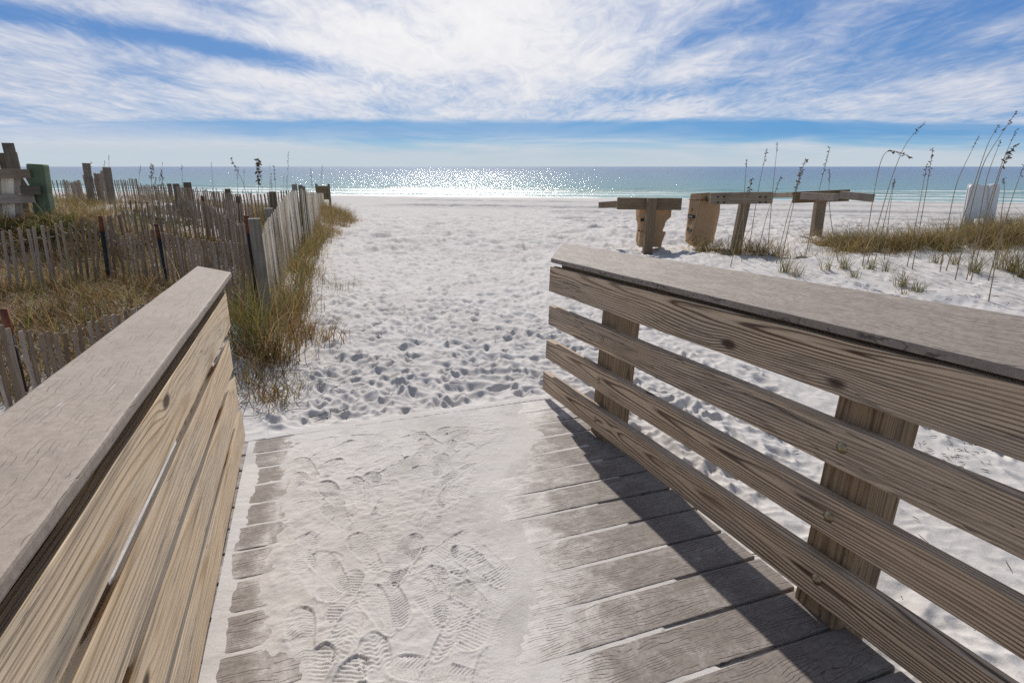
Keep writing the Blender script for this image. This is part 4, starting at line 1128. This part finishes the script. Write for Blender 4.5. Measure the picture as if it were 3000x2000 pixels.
OATS = [  # px points in the photograph, base first; distance; seed amount; label
 ([(915, 790), (928, 400), (938, 290)], 9.6, .4, 0), ([(940, 790), (1000, 420), (1040, 235)], 9.7, .6, 0), ([(1045, 770), (1068, 460), (1094, 205)], 9.8, .25, 0),
 ([(855, 830), (900, 640), (945, 470), (966, 385)], 9.3, 1., 'sea oat with dark seed head leaning in front of the post of the middle rack'), ([(985, 790), (1040, 570), (1112, 375)], 9.8, .6, 0), ([(1092, 780), (1150, 560), (1238, 285)], 9.6, 1.3, 'heavy headed dark sea oat between the middle rack and the brown right end rack'), ([(1115, 780), (1180, 500), (1215, 330)], 9.7, .9, 0),
 ([(1240, 760), (1300, 470), (1362, 230)], 10., .8, 'straight sea oat rising just above the brown right end rack'), ([(1420, 720), (1365, 600), (1355, 470), (1360, 340)], 10., .5, 0),
 ([(1545, 740), (1575, 520), (1610, 330), (1640, 243), (1700, 246), (1785, 286)], 9.7, 1.0, 'sea oat bent sharply over with its seed head hanging sideways'), ([(1565, 740), (1660, 430), (1740, 215), (1848, 98)], 9.8, .5, 'tall arching sea oat whose tip is highest right of the racks'), ([(1605, 730), (1660, 520), (1692, 390)], 9.9, .4, 0), ([(1655, 730), (1665, 560), (1690, 400)], 10., .3, 0),
 ([(1800, 760), (1850, 470), (1888, 230)], 9.7, .9, 'sea oat with a small dark head midway between the racks and the white sign'), ([(1775, 740), (1815, 540), (1858, 310)], 9.8, .4, 0), ([(1962, 690), (2000, 420), (2122, 170)], 9.6, .3, 0), ([(1990, 690), (2110, 380), (2170, 200), (2225, 115)], 9.7, .4, 0),
 ([(2050, 690), (2130, 330), (2200, 215), (2318, 42)], 9.2, .5, 'tallest sea oat, arching to the right in front of the white sign'), ([(2125, 670), (2160, 380), (2235, 190)], 9.7, .25, 0), ([(2110, 680), (2230, 330), (2312, 140)], 9.4, .4, 0), ([(2140, 660), (2200, 460), (2245, 310), (2310, 215)], 9.3, 1.4, 'sea oat with the thickest brown seed clusters beside the white sign'), ([(2255, 600), (2252, 470), (2250, 385)], 10.3, .4, 0), ([(2240, 620), (2290, 490), (2352, 320)], 9.5, .4, 0), ([(2215, 840), (2225, 720), (2270, 600)], 8.3, .2, 0)]
for pts, D, hd, lab in OATS:
    path = [at(*zs2(*q), D) for q in pts]
    g = float(ground(path[0][0], path[0][1])); path[0][2] = g-.02
    sea_oat(path, lab or 'thin dry sea oat stalk on the right hand dune crest', 'sea oats on the right hand dune', hd*1.25, .0064)
# left: two that stand out, then the thin ones against the water
sea_oat([at(757, 700, 8.6), at(757, 560, 8.6), at(757, 466, 8.6)], 'sea oat with the darkest seed head, upright behind the left pickets', 'sea oats behind the left fences', 2.6, .0045)
sea_oat([at(740, 640, 9.), at(712, 530, 9.), at(675, 464, 9.)], 'sea oat bowing to the left beside the darkest seed head', 'sea oats behind the left fences', .9, .004)
sea_oat([at(448, 600, 13.), at(443, 540, 13.), at(446, 482, 13.)], 'brown headed sea oat above the pickets left of the twin grey posts', 'sea oats behind the left fences', 1.7, .006)
for i in range(34):
    px = random.choice([random.uniform(180, 720), random.uniform(760, 990)]); D = random.uniform(11, 21) if px < 740 else random.uniform(14, 23)
    ty = random.uniform(470, 540) if px < 740 else random.uniform(480, 560)
    if i < 3: ty = random.uniform(432, 455)
    b = at(px+random.uniform(-10, 10), 640, D); b[2] = float(ground(b[0], b[1])); tp = at(px, ty, D); 
    if tp[2]-b[2] > 2.1: continue
    mid = (b+tp)/2+np.array([random.uniform(-.05, .05), 0, 0])
    sea_oat([b, mid, tp], 'thin sea oat stalk among the left fences against the water' if px < 740 else 'thin sea oat stalk near the small square sign at the path end', 'sea oats among the left fences', random.choice([.3, .7, 1.]), .005)

# ------------------------------------------------------------------ bits of dead weed and twig on the sand
mb = MB(); 
def bit(x, y, L, n=1):
    g = float(ground(x, y)+micro(np.array([x]), np.array([y]))[0])
    an = random.uniform(0, 6.28); cv = random.uniform(-.6, .6); pts = []
    for k in range(5):
        t_ = k/4-.5; pts.append((x+math.cos(an+cv*t_)*L*t_, y+math.sin(an+cv*t_)*L*t_, g+.006+.015*L*10*(.25-t_*t_)))
    mb.tube(np.array(pts), [.0006, .0018, .0022, .0016, .0006], 4)
for _ in range(60):
    p = gpx(random.gauss(2800, 70), random.gauss(1330, 35)); bit(p[0], p[1], random.uniform(.015, .05))
for _ in range(70):
    p = gpx(random.uniform(1900, 2990), random.uniform(1000, 1900)); bit(p[0], p[1], random.uniform(.01, .07))
for _ in range(130):
    p = gpx(random.gauss(830, 110), random.uniform(1050, 1230)); bit(p[0], p[1], random.uniform(.02, .13))
for _ in range(60):
    p = gpx(random.uniform(900, 1600), random.uniform(640, 1150)); bit(p[0], p[1], random.uniform(.02, .08))
for _ in range(120):
    p = gpx(random.uniform(2350, 2990), random.uniform(770, 900)); bit(p[0], p[1], random.uniform(.04, .2))
tag(mb.build('beach_debris', M_TWIG), 'scattered dark twigs and weed bits on the white sand', 'debris', kind='stuff')

# ------------------------------------------------------------------ sky, sun, camera
SUN_EL, SUN_AZ = math.radians(36.5), math.radians(-8.6)
w = bpy.data.worlds.new('World'); scene.world = w; w.use_nodes = True
t = NT(w.node_tree); t.n.clear()
out = t.node('ShaderNodeOutputWorld'); bg = t.node('ShaderNodeBackground'); t.l.new(bg.outputs[0], out.inputs[0])
sky = t.node('ShaderNodeTexSky', sky_type='NISHITA', sun_disc=False, sun_elevation=SUN_EL, sun_rotation=SUN_AZ, altitude=0., air_density=1.0, dust_density=.4, ozone_density=2.)
d = t.node('ShaderNodeTexCoord').outputs['Generated']
x, y, z = t.sep(d)
zc = t.m('MAXIMUM', z, 0.)
ya = t.m('MAXIMUM', t.m('ABSOLUTE', y), .08)
A = t.m('DIVIDE', x, ya); B = t.m('DIVIDE', zc, ya)
pz = t.m('ADD', zc, .10)
pl_ = t.comb(t.m('DIVIDE', x, pz), t.m('DIVIDE', y, pz), 0.)
n1 = t.noise(t.mapping(pl_, loc=(3.1, 1.2, 0), scale=(.80, .52, 1), rot=(0, 0, .18)), 1.0, 7, .55, .9)
n2 = t.noise(t.mapping(pl_, loc=(8., 2., 0), scale=(2.1, 1.25, 1), rot=(0, 0, .5)), 1.0, 7, .6, 1.6)
n3 = t.noise(t.mapping(t.comb(A, B, 0.), scale=(1.6, 14., 1)), 1.6, 6, .6, .6)
def blob(a0, b0, sa, sb, rot=0.):
    da = t.m('SUBTRACT', A, a0); db = t.m('SUBTRACT', B, b0)
    c, s_ = math.cos(rot), math.sin(rot)
    p_ = t.m('DIVIDE', t.m('ADD', t.m('MULTIPLY', da, c), t.m('MULTIPLY', db, s_)), sa)
    q_ = t.m('DIVIDE', t.m('SUBTRACT', t.m('MULTIPLY', db, c), t.m('MULTIPLY', da, s_)), sb)
    return t.m('POWER', 2.718, t.m('MULTIPLY', t.m('ADD', t.m('MULTIPLY', p_, p_), t.m('MULTIPLY', q_, q_)), -1.))
holes = None
for amp, args in ((.50, (-.36, .160, .17, .018, -.16)), (.30, (-.56, .195, .2, .014, -.12)), (.36, (-.82, .235, .15, .02, -.1)), (.20, (-.50, .128, .25, .012, -.14)), (.22, (-.45, .235, .12, .02, -.3)),
                  (.26, (.28, .185, .13, .02, .45)), (.40, (.72, .225, .26, .05, .35)), (.30, (.45, .245, .10, .035, .5)), (.20, (.75, .165, .2, .015, .2)), (.22, (.25, .115, .18, .014, .1))):
    g = t.m('MULTIPLY', blob(*args), amp); holes = g if holes is None else t.m('ADD', holes, g)
core = t.m('MULTIPLY', blob(-.08, .17, .30, .10), .24)
cov = t.m('ADD', t.m('ADD', t.m('MULTIPLY', n1, .75), t.m('MULTIPLY', n2, .45)), .06)
cov = t.m('ADD', t.m('SUBTRACT', cov, holes), core)
n4 = t.noise(t.mapping(pl_, loc=(1., 5., 0), scale=(5.5, 2.2, 1), rot=(0, 0, .55)), 1.0, 7, .66, 2.2)
cov = t.m('ADD', cov, t.m('MULTIPLY', t.m('SUBTRACT', n4, .5), .42))
upper = t.rng(cov, .24, .88)
# lower edge of the main deck, a clear band, then thin haze-white streaks down to the horizon
edge = t.m('ADD', B, t.m('MULTIPLY', t.m('SUBTRACT', n3, .5), .030))
edge = t.m('ADD', edge, t.m('MULTIPLY', t.m('MULTIPLY', A, A), .004))
deck = t.rng(edge, .066, .078)
low = t.m('MULTIPLY', t.rng(n3, .36, .66), t.m('ADD', .22, t.rng(edge, .060, .034, 0, .78)))
low = t.m('ADD', low, t.rng(B, .044, .012, 0., .66), clamp=True)
low = t.m('ADD', low, t.m('MULTIPLY', blob(-.85, .055, .40, .02), .55), clamp=True)
cloud = t.m('ADD', t.m('MULTIPLY', upper, deck), t.m('MULTIPLY', low, t.m('SUBTRACT', 1., deck)), clamp=True)
sh = t.m('ADD', t.m('MULTIPLY', t.m('ADD', t.m('MULTIPLY', n2, .5), t.m('MULTIPLY', n4, .5)), .62), t.m('MULTIPLY', blob(-.10, .21, .42, .12), .40))
ccol = t.ramp(t.m('ADD', sh, t.m('MULTIPLY', n1, .2)), [(.25, (5.8, 6.1, 7.2)), (.5, (7.6, 7.7, 8.3)), (.8, (9.3, 9.2, 9.3)), (1., (10.3, 10.2, 10.1))])
ccol = t.mix(t.rng(B, .06, .02, 0, .8), ccol, (5.3, 6.2, 6.9))
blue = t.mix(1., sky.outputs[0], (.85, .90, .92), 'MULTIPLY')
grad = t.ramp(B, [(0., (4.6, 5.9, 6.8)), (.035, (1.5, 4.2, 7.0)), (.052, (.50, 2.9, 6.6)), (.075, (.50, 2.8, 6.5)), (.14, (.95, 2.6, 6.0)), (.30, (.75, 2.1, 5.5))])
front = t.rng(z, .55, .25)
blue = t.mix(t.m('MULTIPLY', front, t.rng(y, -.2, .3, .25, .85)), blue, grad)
# cloud thinned overhead and inland, out of view, to set the ambient light
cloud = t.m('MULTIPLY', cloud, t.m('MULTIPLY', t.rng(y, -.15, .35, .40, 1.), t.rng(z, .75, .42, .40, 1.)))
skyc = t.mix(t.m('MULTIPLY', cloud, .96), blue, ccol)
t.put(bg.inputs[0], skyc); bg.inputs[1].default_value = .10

sl = bpy.data.lights.new('sun', 'SUN'); sl.energy = 4.5; sl.angle = math.radians(.55); sl.color = (1., .945, .875)
so = bpy.data.objects.new('sun', sl); COL.objects.link(so)
dv = Vector((math.sin(SUN_AZ)*math.cos(SUN_EL), math.cos(SUN_AZ)*math.cos(SUN_EL), math.sin(SUN_EL)))
so.rotation_euler = (-dv).to_track_quat('-Z', 'Y').to_euler(); so.location = dv*50

cam = bpy.data.cameras.new('camera'); co = bpy.data.objects.new('camera', cam); COL.objects.link(co)
cam.sensor_width = 36.; cam.lens = FPX/3000*36.; cam.clip_start = .05; cam.clip_end = 40000.
co.location = (0, 0, CZ); co.rotation_euler = (math.pi/2-PITCH, 0, 0)
scene.camera = co
vs_ = scene.view_settings; vs_.view_transform = 'Standard'; vs_.look = 'None'; vs_.exposure = -.03; vs_.gamma = 1.
scene.cycles.use_denoising = False
scene.cycles.max_bounces = 6; scene.cycles.sample_clamp_indirect = 8.
